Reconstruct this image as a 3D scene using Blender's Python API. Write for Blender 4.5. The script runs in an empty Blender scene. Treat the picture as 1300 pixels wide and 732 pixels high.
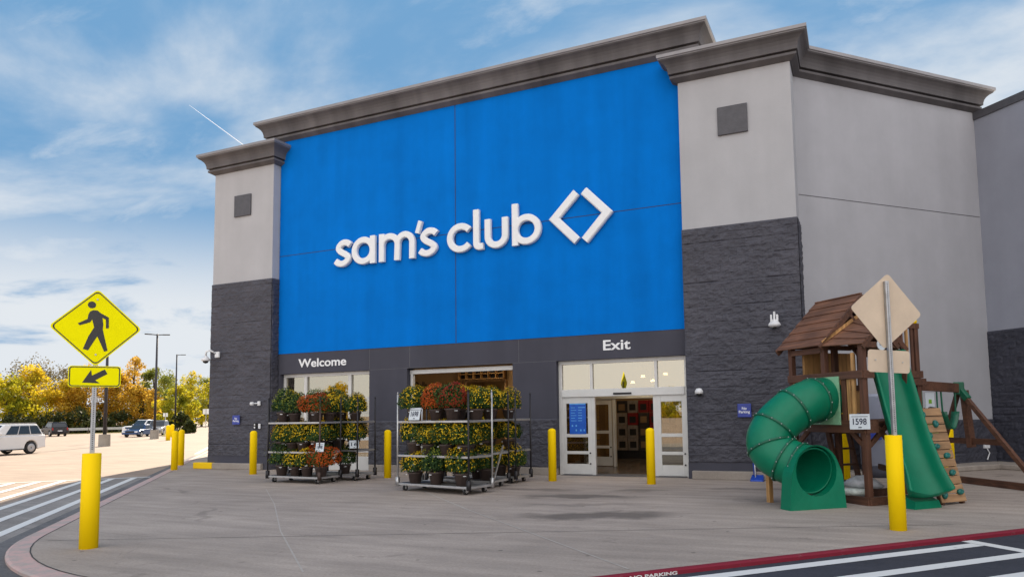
import bpy, bmesh, math, random
from mathutils import Vector, Matrix
random.seed(7)
R = math.radians
scene = bpy.context.scene
C = scene.collection
PI = math.pi

# ------------------------------------------------------------------ materials
def nodes_of(name):
    m = bpy.data.materials.new(name); m.use_nodes = True
    nt = m.node_tree; b = nt.nodes['Principled BSDF']
    return m, nt, b, nt.nodes, nt.links

def ramp(N, stops):
    r = N.new('ShaderNodeValToRGB'); cr = r.color_ramp
    while len(cr.elements) > 1: cr.elements.remove(cr.elements[-1])
    cr.elements[0].position = stops[0][0]; cr.elements[0].color = (*stops[0][1], 1) if len(stops[0][1]) == 3 else stops[0][1]
    for p, c in stops[1:]:
        e = cr.elements.new(p); e.color = (*c, 1) if len(c) == 3 else c
    return r

def mat(name, col, rough=.6, metal=0., var=.15, vscale=6., detail=6., bump=0., bscale=40., spec=.5, fine=0.):
    m, nt, b, N, L = nodes_of(name)
    tc = N.new('ShaderNodeTexCoord')
    n = N.new('ShaderNodeTexNoise'); n.inputs['Scale'].default_value = vscale; n.inputs['Detail'].default_value = detail
    n.inputs['Roughness'].default_value = .62
    L.new(tc.outputs['Object'], n.inputs['Vector'])
    lo = tuple(max(0, c * (1 - var)) for c in col); hi = tuple(min(1, c * (1 + var)) for c in col)
    r = ramp(N, [(.3, lo), (.7, hi)])
    L.new(n.outputs['Fac'], r.inputs['Fac'])
    out = r.outputs['Color']
    L.new(out, b.inputs['Base Color'])
    b.inputs['Roughness'].default_value = rough; b.inputs['Metallic'].default_value = metal
    b.inputs['Specular IOR Level'].default_value = spec
    if bump > 0:
        n2 = N.new('ShaderNodeTexNoise'); n2.inputs['Scale'].default_value = bscale; n2.inputs['Detail'].default_value = 8
        L.new(tc.outputs['Object'], n2.inputs['Vector'])
        bp = N.new('ShaderNodeBump'); bp.inputs['Strength'].default_value = bump; bp.inputs['Distance'].default_value = .02
        L.new(n2.outputs['Fac'], bp.inputs['Height']); L.new(bp.outputs['Normal'], b.inputs['Normal'])
    return m

def wall_coord(N, L, ang):
    tc = N.new('ShaderNodeTexCoord')
    mp = N.new('ShaderNodeMapping'); mp.vector_type = 'POINT'
    mp.inputs['Rotation'].default_value = (0, 0, -ang)
    L.new(tc.outputs['Object'], mp.inputs['Vector'])
    sp = N.new('ShaderNodeSeparateXYZ'); L.new(mp.outputs['Vector'], sp.inputs['Vector'])
    cb = N.new('ShaderNodeCombineXYZ'); L.new(sp.outputs['X'], cb.inputs['X']); L.new(sp.outputs['Z'], cb.inputs['Y'])
    return tc, cb

def splitface(name, col, ang=0.):
    """painted split-face concrete block: 0.4 x 0.2 m courses with rough broken faces"""
    m, nt, b, N, L = nodes_of(name)
    tc, cb = wall_coord(N, L, ang)
    br = N.new('ShaderNodeTexBrick'); br.offset = .5
    br.inputs['Scale'].default_value = 1; br.inputs['Brick Width'].default_value = .4; br.inputs['Row Height'].default_value = .2
    br.inputs['Mortar Size'].default_value = .006; br.inputs['Mortar Smooth'].default_value = .3
    br.inputs['Color1'].default_value = (*[c * .9 for c in col], 1); br.inputs['Color2'].default_value = (*[c * 1.1 for c in col], 1)
    br.inputs['Mortar'].default_value = (*[c * .75 for c in col], 1)
    L.new(cb.outputs[0], br.inputs['Vector'])
    n = N.new('ShaderNodeTexNoise'); n.inputs['Scale'].default_value = 1.3; n.inputs['Detail'].default_value = 8
    L.new(tc.outputs['Object'], n.inputs['Vector'])
    mx = N.new('ShaderNodeMix'); mx.data_type = 'RGBA'; mx.blend_type = 'MULTIPLY'; mx.inputs['Factor'].default_value = 1
    r = ramp(N, [(.3, (.78, .78, .8)), (.7, (1.15, 1.13, 1.1))]); L.new(n.outputs['Fac'], r.inputs['Fac'])
    L.new(br.outputs['Color'], mx.inputs['A']); L.new(r.outputs['Color'], mx.inputs['B'])
    L.new(mx.outputs['Result'], b.inputs['Base Color'])
    b.inputs['Roughness'].default_value = .62
    mp = N.new('ShaderNodeMapping'); mp.inputs['Scale'].default_value = (8, 12, 1); L.new(cb.outputs[0], mp.inputs['Vector'])
    n2 = N.new('ShaderNodeTexNoise'); n2.inputs['Scale'].default_value = 1.; n2.inputs['Detail'].default_value = 7; n2.inputs['Roughness'].default_value = .6
    n2.inputs['Distortion'].default_value = .6
    L.new(mp.outputs['Vector'], n2.inputs['Vector'])
    ma = N.new('ShaderNodeMath'); ma.operation = 'MULTIPLY_ADD'
    L.new(br.outputs['Fac'], ma.inputs[0]); ma.inputs[1].default_value = -.25; L.new(n2.outputs['Fac'], ma.inputs[2])
    bp = N.new('ShaderNodeBump'); bp.inputs['Strength'].default_value = .5; bp.inputs['Distance'].default_value = .05
    L.new(ma.outputs[0], bp.inputs['Height']); L.new(bp.outputs['Normal'], b.inputs['Normal'])
    return m

def stucco(name, col, ang=0., streak=.08, var=.06, bump=.25):
    """painted stucco: faint vertical streaks, soft trowel mottling and a fine sand grain"""
    m, nt, b, N, L = nodes_of(name)
    tc, cb = wall_coord(N, L, ang)
    mp = N.new('ShaderNodeMapping'); mp.inputs['Scale'].default_value = (1.6, .12, 1); L.new(cb.outputs[0], mp.inputs['Vector'])
    n = N.new('ShaderNodeTexNoise'); n.inputs['Scale'].default_value = 1; n.inputs['Detail'].default_value = 7; L.new(mp.outputs['Vector'], n.inputs['Vector'])
    n1 = N.new('ShaderNodeTexNoise'); n1.inputs['Scale'].default_value = .9; n1.inputs['Detail'].default_value = 9; n1.inputs['Roughness'].default_value = .65
    L.new(tc.outputs['Object'], n1.inputs['Vector'])
    r1 = ramp(N, [(.3, tuple(c * (1 - streak) for c in col)), (.7, tuple(c * (1 + streak) for c in col))]); L.new(n.outputs['Fac'], r1.inputs['Fac'])
    r2 = ramp(N, [(.3, (1 - var,) * 3), (.7, (1 + var,) * 3)]); L.new(n1.outputs['Fac'], r2.inputs['Fac'])
    mx = N.new('ShaderNodeMix'); mx.data_type = 'RGBA'; mx.blend_type = 'MULTIPLY'; mx.inputs['Factor'].default_value = 1
    L.new(r1.outputs['Color'], mx.inputs['A']); L.new(r2.outputs['Color'], mx.inputs['B'])
    L.new(mx.outputs['Result'], b.inputs['Base Color'])
    b.inputs['Roughness'].default_value = .85; b.inputs['Specular IOR Level'].default_value = .08
    n2 = N.new('ShaderNodeTexNoise'); n2.inputs['Scale'].default_value = 55; n2.inputs['Detail'].default_value = 6
    n3 = N.new('ShaderNodeTexNoise'); n3.inputs['Scale'].default_value = 2.5; n3.inputs['Detail'].default_value = 5
    L.new(tc.outputs['Object'], n2.inputs['Vector']); L.new(tc.outputs['Object'], n3.inputs['Vector'])
    ma = N.new('ShaderNodeMath'); ma.operation = 'MULTIPLY_ADD'; L.new(n3.outputs['Fac'], ma.inputs[0]); ma.inputs[1].default_value = 1.2; L.new(n2.outputs['Fac'], ma.inputs[2])
    bp = N.new('ShaderNodeBump'); bp.inputs['Strength'].default_value = bump; bp.inputs['Distance'].default_value = .012
    L.new(ma.outputs[0], bp.inputs['Height']); L.new(bp.outputs['Normal'], b.inputs['Normal'])
    return m

def concrete(name, col, stains=(), dark=.55, grain=.12, patch=.25, seed=0.):
    """weathered slab: large patches, drag marks, fine aggregate, plus wet stains (x, y, rx, ry, rot)"""
    m, nt, b, N, L = nodes_of(name)
    tc = N.new('ShaderNodeTexCoord')
    P = N.new('ShaderNodeMapping'); P.inputs['Location'].default_value = (seed, seed * .7, 0); L.new(tc.outputs['Object'], P.inputs['Vector'])
    def noise(s, d=8, rgh=.6, vec=None, dist=0.):
        n = N.new('ShaderNodeTexNoise'); n.inputs['Scale'].default_value = s; n.inputs['Detail'].default_value = d
        n.inputs['Roughness'].default_value = rgh; n.inputs['Distortion'].default_value = dist
        L.new(vec or P.outputs['Vector'], n.inputs['Vector']); return n.outputs['Fac']
    def mul(a, bcol):
        mx = N.new('ShaderNodeMix'); mx.data_type = 'RGBA'; mx.blend_type = 'MULTIPLY'; mx.inputs['Factor'].default_value = 1
        L.new(a, mx.inputs['A']); L.new(bcol, mx.inputs['B']); return mx.outputs['Result']
    r1 = ramp(N, [(.28, tuple(c * (1 - patch) for c in col)), (.72, tuple(c * (1 + patch) for c in col))]); L.new(noise(.28, 9, .66), r1.inputs['Fac'])
    mp = N.new('ShaderNodeMapping'); mp.inputs['Rotation'].default_value = (0, 0, R(18)); mp.inputs['Scale'].default_value = (.5, 3.2, 1); L.new(P.outputs['Vector'], mp.inputs['Vector'])
    r2 = ramp(N, [(.3, (.8,) * 3), (.7, (1.17,) * 3)]); L.new(noise(1.1, 8, .62, mp.outputs['Vector']), r2.inputs['Fac'])
    r3 = ramp(N, [(.3, (1 - grain,) * 3), (.7, (1 + grain,) * 3)]); L.new(noise(28, 10, .75), r3.inputs['Fac'])
    r4 = ramp(N, [(.0, (.45,) * 3), (.22, (.8, .79, .78)), (.3, (1, 1, 1))]); L.new(noise(3.1, 4, .5, None, .8), r4.inputs['Fac'])
    vo = N.new('ShaderNodeTexVoronoi'); vo.inputs['Scale'].default_value = 1.7; vo.inputs['Randomness'].default_value = 1
    L.new(P.outputs['Vector'], vo.inputs['Vector'])
    r5 = ramp(N, [(.02, (.5,) * 3), (.045, (.62,) * 3), (.06, (1, 1, 1))]); L.new(vo.outputs['Distance'], r5.inputs['Fac'])
    r6 = ramp(N, [(.33, (.72,) * 3), (.40, (1, 1, 1)), (.62, (1, 1, 1)), (.70, (1.15,) * 3)]); L.new(noise(.9, 12, .72, None, 1.2), r6.inputs['Fac'])
    c = mul(mul(mul(mul(mul(r1.outputs['Color'], r2.outputs['Color']), r3.outputs['Color']), r4.outputs['Color']), r5.outputs['Color']), r6.outputs['Color'])
    sp = N.new('ShaderNodeSeparateXYZ'); L.new(tc.outputs['Object'], sp.inputs['Vector'])
    for (sx, sy, rx, ry, rot, k) in stains:
        m1 = N.new('ShaderNodeMapping'); m1.vector_type = 'TEXTURE'
        m1.inputs['Location'].default_value = (sx, sy, 0); m1.inputs['Rotation'].default_value = (0, 0, R(rot)); m1.inputs['Scale'].default_value = (rx, ry, 1)
        nz = N.new('ShaderNodeTexNoise'); nz.inputs['Scale'].default_value = 1.3; nz.inputs['Detail'].default_value = 7
        L.new(tc.outputs['Object'], nz.inputs['Vector'])
        ad = N.new('ShaderNodeMix'); ad.data_type = 'RGBA'; ad.blend_type = 'LINEAR_LIGHT'; ad.inputs['Factor'].default_value = .55
        L.new(tc.outputs['Object'], ad.inputs['A']); L.new(nz.outputs['Color'], ad.inputs['B'])
        L.new(ad.outputs['Result'], m1.inputs['Vector'])
        ln = N.new('ShaderNodeVectorMath'); ln.operation = 'LENGTH'
        fl = N.new('ShaderNodeVectorMath'); fl.operation = 'MULTIPLY'; fl.inputs[1].default_value = (1, 1, 0)
        L.new(m1.outputs['Vector'], fl.inputs[0]); L.new(fl.outputs['Vector'], ln.inputs[0])
        rs = ramp(N, [(.45, (k,) * 3), (.98, (1, 1, 1))]); L.new(ln.outputs['Value'], rs.inputs['Fac'])
        c = mul(c, rs.outputs['Color'])
    L.new(c, b.inputs['Base Color'])
    b.inputs['Roughness'].default_value = .82; b.inputs['Specular IOR Level'].default_value = .3
    bp = N.new('ShaderNodeBump'); bp.inputs['Strength'].default_value = .3; bp.inputs['Distance'].default_value = .01
    L.new(noise(60, 8, .7), bp.inputs['Height']); L.new(bp.outputs['Normal'], b.inputs['Normal'])
    return m

def paint_worn(name, col, under, wear=.5, scale=5.):
    m, nt, b, N, L = nodes_of(name)
    tc = N.new('ShaderNodeTexCoord')
    n = N.new('ShaderNodeTexNoise'); n.inputs['Scale'].default_value = scale; n.inputs['Detail'].default_value = 12; n.inputs['Roughness'].default_value = .78
    L.new(tc.outputs['Object'], n.inputs['Vector'])
    r = ramp(N, [(wear - .06, under), (wear + .02, col)]); L.new(n.outputs['Fac'], r.inputs['Fac'])
    L.new(r.outputs['Color'], b.inputs['Base Color']); b.inputs['Roughness'].default_value = .7; b.inputs['Specular IOR Level'].default_value = .15
    return m

def wood(name, col, ang_axis='X', scale=1., var=.35):
    m, nt, b, N, L = nodes_of(name)
    tc = N.new('ShaderNodeTexCoord'); mp = N.new('ShaderNodeMapping')
    s = {'X': (1.2, 22, 22), 'Y': (22, 1.2, 22), 'Z': (22, 22, 1.2)}[ang_axis]
    mp.inputs['Scale'].default_value = tuple(v * scale for v in s); L.new(tc.outputs['Object'], mp.inputs['Vector'])
    n = N.new('ShaderNodeTexNoise'); n.inputs['Scale'].default_value = 1; n.inputs['Detail'].default_value = 6; n.inputs['Distortion'].default_value = .4
    L.new(mp.outputs['Vector'], n.inputs['Vector'])
    r = ramp(N, [(.3, tuple(c * (1 - var) for c in col)), (.7, tuple(c * (1 + var) for c in col))]); L.new(n.outputs['Fac'], r.inputs['Fac'])
    n2 = N.new('ShaderNodeTexNoise'); n2.inputs['Scale'].default_value = 2.2; n2.inputs['Detail'].default_value = 4; L.new(tc.outputs['Object'], n2.inputs['Vector'])
    r2 = ramp(N, [(.3, (.75,) * 3), (.7, (1.2,) * 3)]); L.new(n2.outputs['Fac'], r2.inputs['Fac'])
    mx = N.new('ShaderNodeMix'); mx.data_type = 'RGBA'; mx.blend_type = 'MULTIPLY'; mx.inputs['Factor'].default_value = 1
    L.new(r.outputs['Color'], mx.inputs['A']); L.new(r2.outputs['Color'], mx.inputs['B'])
    L.new(mx.outputs['Result'], b.inputs['Base Color']); b.inputs['Roughness'].default_value = .65
    bp = N.new('ShaderNodeBump'); bp.inputs['Strength'].default_value = .25; bp.inputs['Distance'].default_value = .006
    L.new(n.outputs['Fac'], bp.inputs['Height']); L.new(bp.outputs['Normal'], b.inputs['Normal'])
    return m

def leafmat(name, cols, trans=.45, rough=.6, scale=.9):
    """leaves: each clump takes a hue from a noise, and light passes through the blades"""
    m, nt, b, N, L = nodes_of(name)
    g = N.new('ShaderNodeTexCoord')
    n = N.new('ShaderNodeTexNoise'); n.inputs['Scale'].default_value = scale; n.inputs['Detail'].default_value = 5; n.inputs['Roughness'].default_value = .75
    L.new(g.outputs['Object'], n.inputs['Vector'])
    k = len(cols) - 1
    r = ramp(N, [(.3 + .4 * i / k, c) for i, c in enumerate(cols)]); L.new(n.outputs['Fac'], r.inputs['Fac'])
    L.new(r.outputs['Color'], b.inputs['Base Color']); b.inputs['Roughness'].default_value = rough; b.inputs['Specular IOR Level'].default_value = .2
    t = N.new('ShaderNodeBsdfTranslucent'); L.new(r.outputs['Color'], t.inputs['Color'])
    mx = N.new('ShaderNodeMixShader'); mx.inputs['Fac'].default_value = trans
    L.new(b.outputs[0], mx.inputs[1]); L.new(t.outputs[0], mx.inputs[2])
    L.new(mx.outputs[0], N['Material Output'].inputs['Surface'])
    return m

def glassmat(name, tint=(.8, .8, .78), refl=(.9, .88, .8), fac=.35):
    """window glass: a fixed share mirrors the surroundings, the rest lets tinted light through"""
    m, nt, b, N, L = nodes_of(name)
    N.remove(b)
    g = N.new('ShaderNodeBsdfGlossy'); g.inputs['Color'].default_value = (*refl, 1); g.inputs['Roughness'].default_value = .01
    t = N.new('ShaderNodeBsdfTransparent'); t.inputs['Color'].default_value = (*tint, 1)
    mx = N.new('ShaderNodeMixShader'); mx.inputs['Fac'].default_value = fac
    L.new(t.outputs[0], mx.inputs[1]); L.new(g.outputs[0], mx.inputs[2]); L.new(mx.outputs[0], N['Material Output'].inputs['Surface'])
    return m

def emit(name, col, s):
    m, nt, b, N, L = nodes_of(name)
    b.inputs['Base Color'].default_value = (*col, 1); b.inputs['Emission Color'].default_value = (*col, 1); b.inputs['Emission Strength'].default_value = s
    return m

A45 = R(45)
M = {}
M['blue'] = stucco('blue_stucco', (.0, .165, .60), 0, .09, .08, .45)
M['pier'] = stucco('dark_smooth_paint', (.072, .073, .092), 0, .07, .07, .2)
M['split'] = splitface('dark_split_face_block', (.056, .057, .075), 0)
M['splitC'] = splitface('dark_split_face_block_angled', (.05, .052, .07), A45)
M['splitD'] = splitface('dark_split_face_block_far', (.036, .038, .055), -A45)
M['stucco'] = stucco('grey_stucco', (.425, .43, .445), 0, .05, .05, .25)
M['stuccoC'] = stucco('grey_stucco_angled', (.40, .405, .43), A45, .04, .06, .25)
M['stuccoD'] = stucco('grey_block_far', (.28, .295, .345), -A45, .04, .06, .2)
M['cornice'] = stucco('brown_grey_cornice', (.13, .124, .128), 0, .25, .12, .15)
M['cap'] = mat('grey_metal_cap', (.27, .26, .265), .45, .3, .12, 2)
M['roof'] = mat('white_roof_membrane', (.72, .68, .62), .7)
M['plinth'] = concrete('concrete_base', (.34, .3, .26), patch=.12)
M['joint'] = mat('wall_joint', (.02, .03, .09), .8)
M['jointg'] = mat('grey_wall_joint', (.12, .12, .13), .8)
M['panel'] = mat('dark_grey_panel', (.075, .075, .085), .55, 0, .15, 8, bump=.2)
M['alu'] = mat('white_door_metal', (.62, .62, .6), .38, .1, .06, 3)
M['black'] = mat('black_rubber', (.012, .012, .013), .6)
M['glassT'] = glassmat('bronze_glass', (.42, .38, .3), (.88, .83, .68), .42)
M['glassD'] = glassmat('door_glass', (.62, .6, .56), (.9, .86, .74), .3)
M['tan'] = mat('tan_interior_paint', (.36, .22, .1), .8, 0, .08, 2)
M['ceil'] = mat('ceiling_tile', (.5, .45, .36), .9)
M['ifloor'] = mat('polished_interior_floor', (.1, .075, .058), .25, 0, .2, 2)
M['lampglow'] = emit('ceiling_lamp_glow', (1, .82, .55), 9)
M['white'] = mat('white_sign_face', (.82, .84, .85), .35, 0, .03, 3)
M['whitep'] = mat('white_plastic', (.72, .73, .74), .35)
M['yellow'] = paint_worn('yellow_bollard_paint', (.98, .66, .0), (.5, .33, .03), .325, 5)
M['yellowk'] = paint_worn('yellow_kerb_paint', (.85, .55, .01), (.4, .3, .1), .36, 8)
M['pink'] = paint_worn('faded_red_kerb_paint', (.52, .36, .33), (.4, .34, .31), .5, 3.5)
M['red'] = paint_worn('red_kerb_paint', (.2, .018, .034), (.2, .1, .1), .4, 4)
M['line'] = paint_worn('white_road_paint', (.68, .68, .66), (.22, .22, .22), .38, 7)
M['lime'] = mat('fluorescent_yellow_sheeting', (.95, .88, .0), .5, 0, .04, 4, spec=.05)
M['signblk'] = mat('black_sign_ink', (.025, .024, .022), .45, 0, .2, 6)
M['galv'] = mat('galvanised_steel', (.42, .43, .44), .4, .85, .2, 10)
M['hole'] = mat('post_hole', (.03, .03, .03), .9)
M['tanback'] = mat('unpainted_sign_back', (.62, .5, .37), .5, 0, .09, 3)
M['steel'] = mat('zinc_cart_steel', (.5, .5, .5), .35, .7, .15, 9)
M['steeld'] = mat('dark_cart_steel', (.035, .033, .036), .45, .5, .2, 9)
M['rust'] = mat('rusty_cart_steel', (.075, .05, .042), .6, .4, .3, 9)
M['shelf'] = mat('cart_shelf_board', (.16, .155, .15), .6, .1, .2, 6)
M['pot'] = mat('brown_nursery_pot', (.085, .06, .052), .5, 0, .2, 8)
M['potd'] = mat('dark_nursery_pot', (.024, .02, .019), .5, 0, .2, 8)
M['mum'] = leafmat('mum_leaves', [(.02, .045, .01), (.04, .085, .018), (.09, .14, .03)], .2, .6, 7)
M['mumd'] = leafmat('mum_leaves_deep', [(.012, .03, .01), (.03, .07, .02), (.06, .12, .035)], .2, .6, 7)
M['fy'] = leafmat('yellow_mum_blossom', [(.45, .27, .005), (.75, .5, .01), (.8, .62, .05)], .15, .6, 9)
M['fr'] = leafmat('rust_mum_blossom', [(.25, .03, .006), (.5, .085, .012), (.62, .16, .02)], .15, .6, 9)
M['fd'] = leafmat('dark_red_mum_blossom', [(.14, .014, .008), (.26, .03, .012), (.38, .06, .02)], .15, .6, 9)
M['fg'] = leafmat('green_mum_bud', [(.12, .16, .02), (.25, .28, .03), (.4, .38, .05)], .15, .6, 9)
M['woodX'] = wood('brown_stained_wood', (.10, .042, .022), 'X')
M['woodZ'] = wood('brown_stained_post', (.105, .043, .023), 'Z')
M['woodR'] = wood('brown_roof_board', (.16, .07, .036), 'X')
M['cedar'] = wood('tan_cedar_board', (.46, .25, .09), 'Z')
M['cedarR'] = wood('rough_cedar_plank', (.34, .2, .1), 'Y')
M['green'] = mat('green_slide_plastic', (.001, .17, .088), .38, 0, .1, 3, spec=.3)
M['greend'] = mat('dark_green_slide_plastic', (.003, .1, .05), .4, 0, .1, 3)
M['teal'] = mat('teal_hold_plastic', (.006, .14, .12), .4)
M['lgreen'] = mat('lime_green_plastic', (.2, .42, .03), .45)
M['pale'] = mat('pale_green_board', (.25, .5, .3), .5)
M['card'] = mat('price_card_paper', (.62, .68, .72), .5, 0, .05, 6)
M['ink'] = mat('price_card_ink', (.015, .02, .05), .6)
M['nblue'] = mat('blue_wall_sign', (.03, .055, .32), .4)
M['pblue'] = mat('blue_poster', (.012, .1, .5), .4)
M['lblue'] = mat('light_blue_print', (.12, .38, .75), .5)
M['bag'] = mat('plastic_bag', (.4, .41, .43), .4, 0, .35, 9, bump=.5, bscale=14)
M['bag2'] = mat('printed_bag', (.55, .6, .56), .4, 0, .3, 14, bump=.3, bscale=14)
M['bin'] = mat('grey_bin_plastic', (.3, .33, .42), .4, 0, .06, 2)
M['dblue'] = mat('blue_dustpan_plastic', (.01, .06, .4), .4)
M['carwhite'] = mat('white_car_paint', (.74, .74, .73), .22, 0, .02, 1, spec=.6)
M['cargrey'] = mat('silver_car_paint', (.42, .43, .45), .25, .5, .02, 1)
M['carnavy'] = mat('blue_car_paint', (.02, .06, .16), .2, .3, .02, 1)
M['carblack'] = mat('black_car_paint', (.014, .012, .014), .2, .1, .02, 1)
M['cartan'] = mat('pewter_car_paint', (.3, .29, .28), .25, .5, .02, 1)
M['carglass'] = mat('car_window_glass', (.02, .025, .03), .06, 0, .02, 1, spec=.8)
M['tyre'] = mat('tyre_rubber', (.02, .02, .02), .8)
M['rim'] = mat('alloy_rim', (.45, .45, .46), .3, .8)
M['tail'] = mat('red_lamp_lens', (.35, .012, .01), .2)
M['head'] = mat('clear_lamp_lens', (.7, .72, .75), .1)
M['bronze'] = mat('dark_lamp_post_metal', (.035, .034, .04), .5, .4)
M['base'] = concrete('lamp_base_concrete', (.3, .27, .23), patch=.1)
M['bark'] = mat('tree_bark', (.06, .042, .03), .9, 0, .3, 3, bump=.5, bscale=8)
M['asph'] = concrete('sealed_asphalt', (.042, .044, .056), patch=.2, grain=.3, seed=4)
M['asph2'] = concrete('patched_asphalt', (.13, .125, .125), patch=.35, grain=.35, seed=6)
M['asphl'] = concrete('worn_asphalt_edge', (.25, .23, .212), patch=.22, grain=.3, seed=9)
M['pave'] = concrete('pavement_concrete', (.36, .303, .258), stains=[
    (13.3, -6.7, 1.7, .5, 25, .42), (12.2, -4.3, 1.5, .42, 10, .5), (10.9, -3.3, 1.3, .36, -5, .6), (13.0, -3.0, .7, .35, 30, .62),
    (12.8, -5.4, 1.6, .25, 15, .7), (6.8, -8.4, 1.2, .1, -42, .75), (2.5, -5.6, 1.6, .12, -20, .75), (15.2, -2.1, 1.6, .25, 0, .75)], patch=.2, grain=.2)
M['lot'] = concrete('parking_lot_concrete', (.31, .238, .185), patch=.13, grain=.1, seed=2)
M['crack'] = mat('filled_joint', (.42, .38, .34), .9)
M['crackd'] = mat('open_joint', (.055, .05, .046), .9)
M['grass'] = mat('dry_grass', (.28, .24, .04), .9, 0, .4, .6)

# ------------------------------------------------------------------ mesh builder
class MB:
    def __init__(s): s.v = []; s.f = []
    def add(s, vs, fs, T=None):
        o = len(s.v)
        s.v += [tuple(T @ Vector(p)) if T else tuple(p) for p in vs]
        s.f += [tuple(i + o for i in f) for f in fs]
        return s
    def box(s, x0, x1, y0, y1, z0, z1, T=None):
        vs = [(x, y, z) for z in (z0, z1) for (x, y) in ((x0, y0), (x1, y0), (x1, y1), (x0, y1))]
        return s.add(vs, [(3, 2, 1, 0), (4, 5, 6, 7), (0, 1, 5, 4), (1, 2, 6, 5), (2, 3, 7, 6), (3, 0, 4, 7)], T)
    def prism(s, poly, z0, z1, T=None):
        n = len(poly)
        a = sum(poly[i][0] * poly[(i + 1) % n][1] - poly[(i + 1) % n][0] * poly[i][1] for i in range(n))
        if a < 0: poly = poly[::-1]
        vs = [(x, y, z0) for x, y in poly] + [(x, y, z1) for x, y in poly]
        fs = [tuple(range(n - 1, -1, -1)), tuple(range(n, 2 * n))] + [(i, (i + 1) % n, n + (i + 1) % n, n + i) for i in range(n)]
        return s.add(vs, fs, T)
    def bar(s, a, b, w, h=None, up=(0, 0, 1)):
        """square-section timber from a to b"""
        h = h or w; a = Vector(a); b = Vector(b); d = (b - a).normalized(); u = Vector(up)
        if abs(d.dot(u)) > .98: u = Vector((0, 1, 0))
        r = d.cross(u).normalized(); u = r.cross(d)
        vs = [p + r * (sx * w / 2) + u * (sy * h / 2) for p in (a, b) for sx, sy in ((-1, -1), (1, -1), (1, 1), (-1, 1))]
        return s.add(vs, [(3, 2, 1, 0), (4, 5, 6, 7), (0, 1, 5, 4), (1, 2, 6, 5), (2, 3, 7, 6), (3, 0, 4, 7)])
    def tube(s, path, r, seg=12, cap=True):
        P = [Vector(p) for p in path]; n = len(P)
        rs = r if isinstance(r, (list, tuple)) else [r] * n
        rings = []; ref = None
        for i in range(n):
            d = (P[min(i + 1, n - 1)] - P[max(i - 1, 0)]).normalized()
            if ref is None:
                ref = Vector((0, 0, 1)) if abs(d.z) < .9 else Vector((1, 0, 0))
            a = (ref - d * ref.dot(d)).normalized(); ref = a; b = d.cross(a)
            rings.append([P[i] + (a * math.cos(t) + b * math.sin(t)) * rs[i] for t in [2 * PI * k / seg for k in range(seg)]])
        vs = [p for rr in rings for p in rr]; fs = []
        for i in range(n - 1):
            for k in range(seg):
                fs.append((i * seg + k, i * seg + (k + 1) % seg, (i + 1) * seg + (k + 1) % seg, (i + 1) * seg + k))
        if cap: fs += [tuple(range(seg - 1, -1, -1)), tuple((n - 1) * seg + k for k in range(seg))]
        return s.add(vs, fs)
    def lathe(s, prof, seg=20, T=None):
        vs = [(r * math.cos(2 * PI * k / seg), r * math.sin(2 * PI * k / seg), z) for r, z in prof for k in range(seg)]
        n = len(prof)
        fs = [(i * seg + k, i * seg + (k + 1) % seg, (i + 1) * seg + (k + 1) % seg, (i + 1) * seg + k) for i in range(n - 1) for k in range(seg)]
        fs += [tuple(range(seg - 1, -1, -1)), tuple((n - 1) * seg + k for k in range(seg))]
        return s.add(vs, fs, T)
    def sweep(s, path, prof, closed_ends=True):
        """cornice: profile points (out, z) carried along a 2D path, mitred; out is to the right of travel"""
        P = [Vector((p[0], p[1])) for p in path]; n = len(P); m = len(prof); vs = []
        for i in range(n):
            if i == 0: d = (P[1] - P[0]).normalized(); nr = Vector((d.y, -d.x)); k = 1
            elif i == n - 1: d = (P[-1] - P[-2]).normalized(); nr = Vector((d.y, -d.x)); k = 1
            else:
                a = (P[i] - P[i - 1]).normalized(); b = (P[i + 1] - P[i]).normalized()
                na = Vector((a.y, -a.x)); nb = Vector((b.y, -b.x)); nr = (na + nb).normalized(); k = 1 / max(.3, nr.dot(na))
            for o, z in prof: vs.append((P[i].x + nr.x * o * k, P[i].y + nr.y * o * k, z))
        fs = [(i * m + j, (i + 1) * m + j, (i + 1) * m + (j + 1) % m, i * m + (j + 1) % m) for i in range(n - 1) for j in range(m)]
        fs += [tuple(range(m)), tuple((n - 1) * m + j for j in range(m - 1, -1, -1))]
        return s.add(vs, fs)
    def build(s, name, m, parent=None, smooth=False, bevel=0., bseg=2):
        me = bpy.data.meshes.new(name); me.from_pydata(s.v, [], s.f); me.validate()
        bm = bmesh.new(); bm.from_mesh(me)
        bmesh.ops.recalc_face_normals(bm, faces=bm.faces); bm.to_mesh(me); bm.free()
        me.materials.append(m)
        o = bpy.data.objects.new(name, me); C.objects.link(o)
        if parent is not None: o.parent = parent
        if smooth:
            for p in me.polygons: p.use_smooth = True
        if bevel:
            md = o.modifiers.new('edge', 'BEVEL'); md.width = bevel; md.segments = bseg; md.limit_method = 'ANGLE'; md.angle_limit = R(35)
        return o

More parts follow.
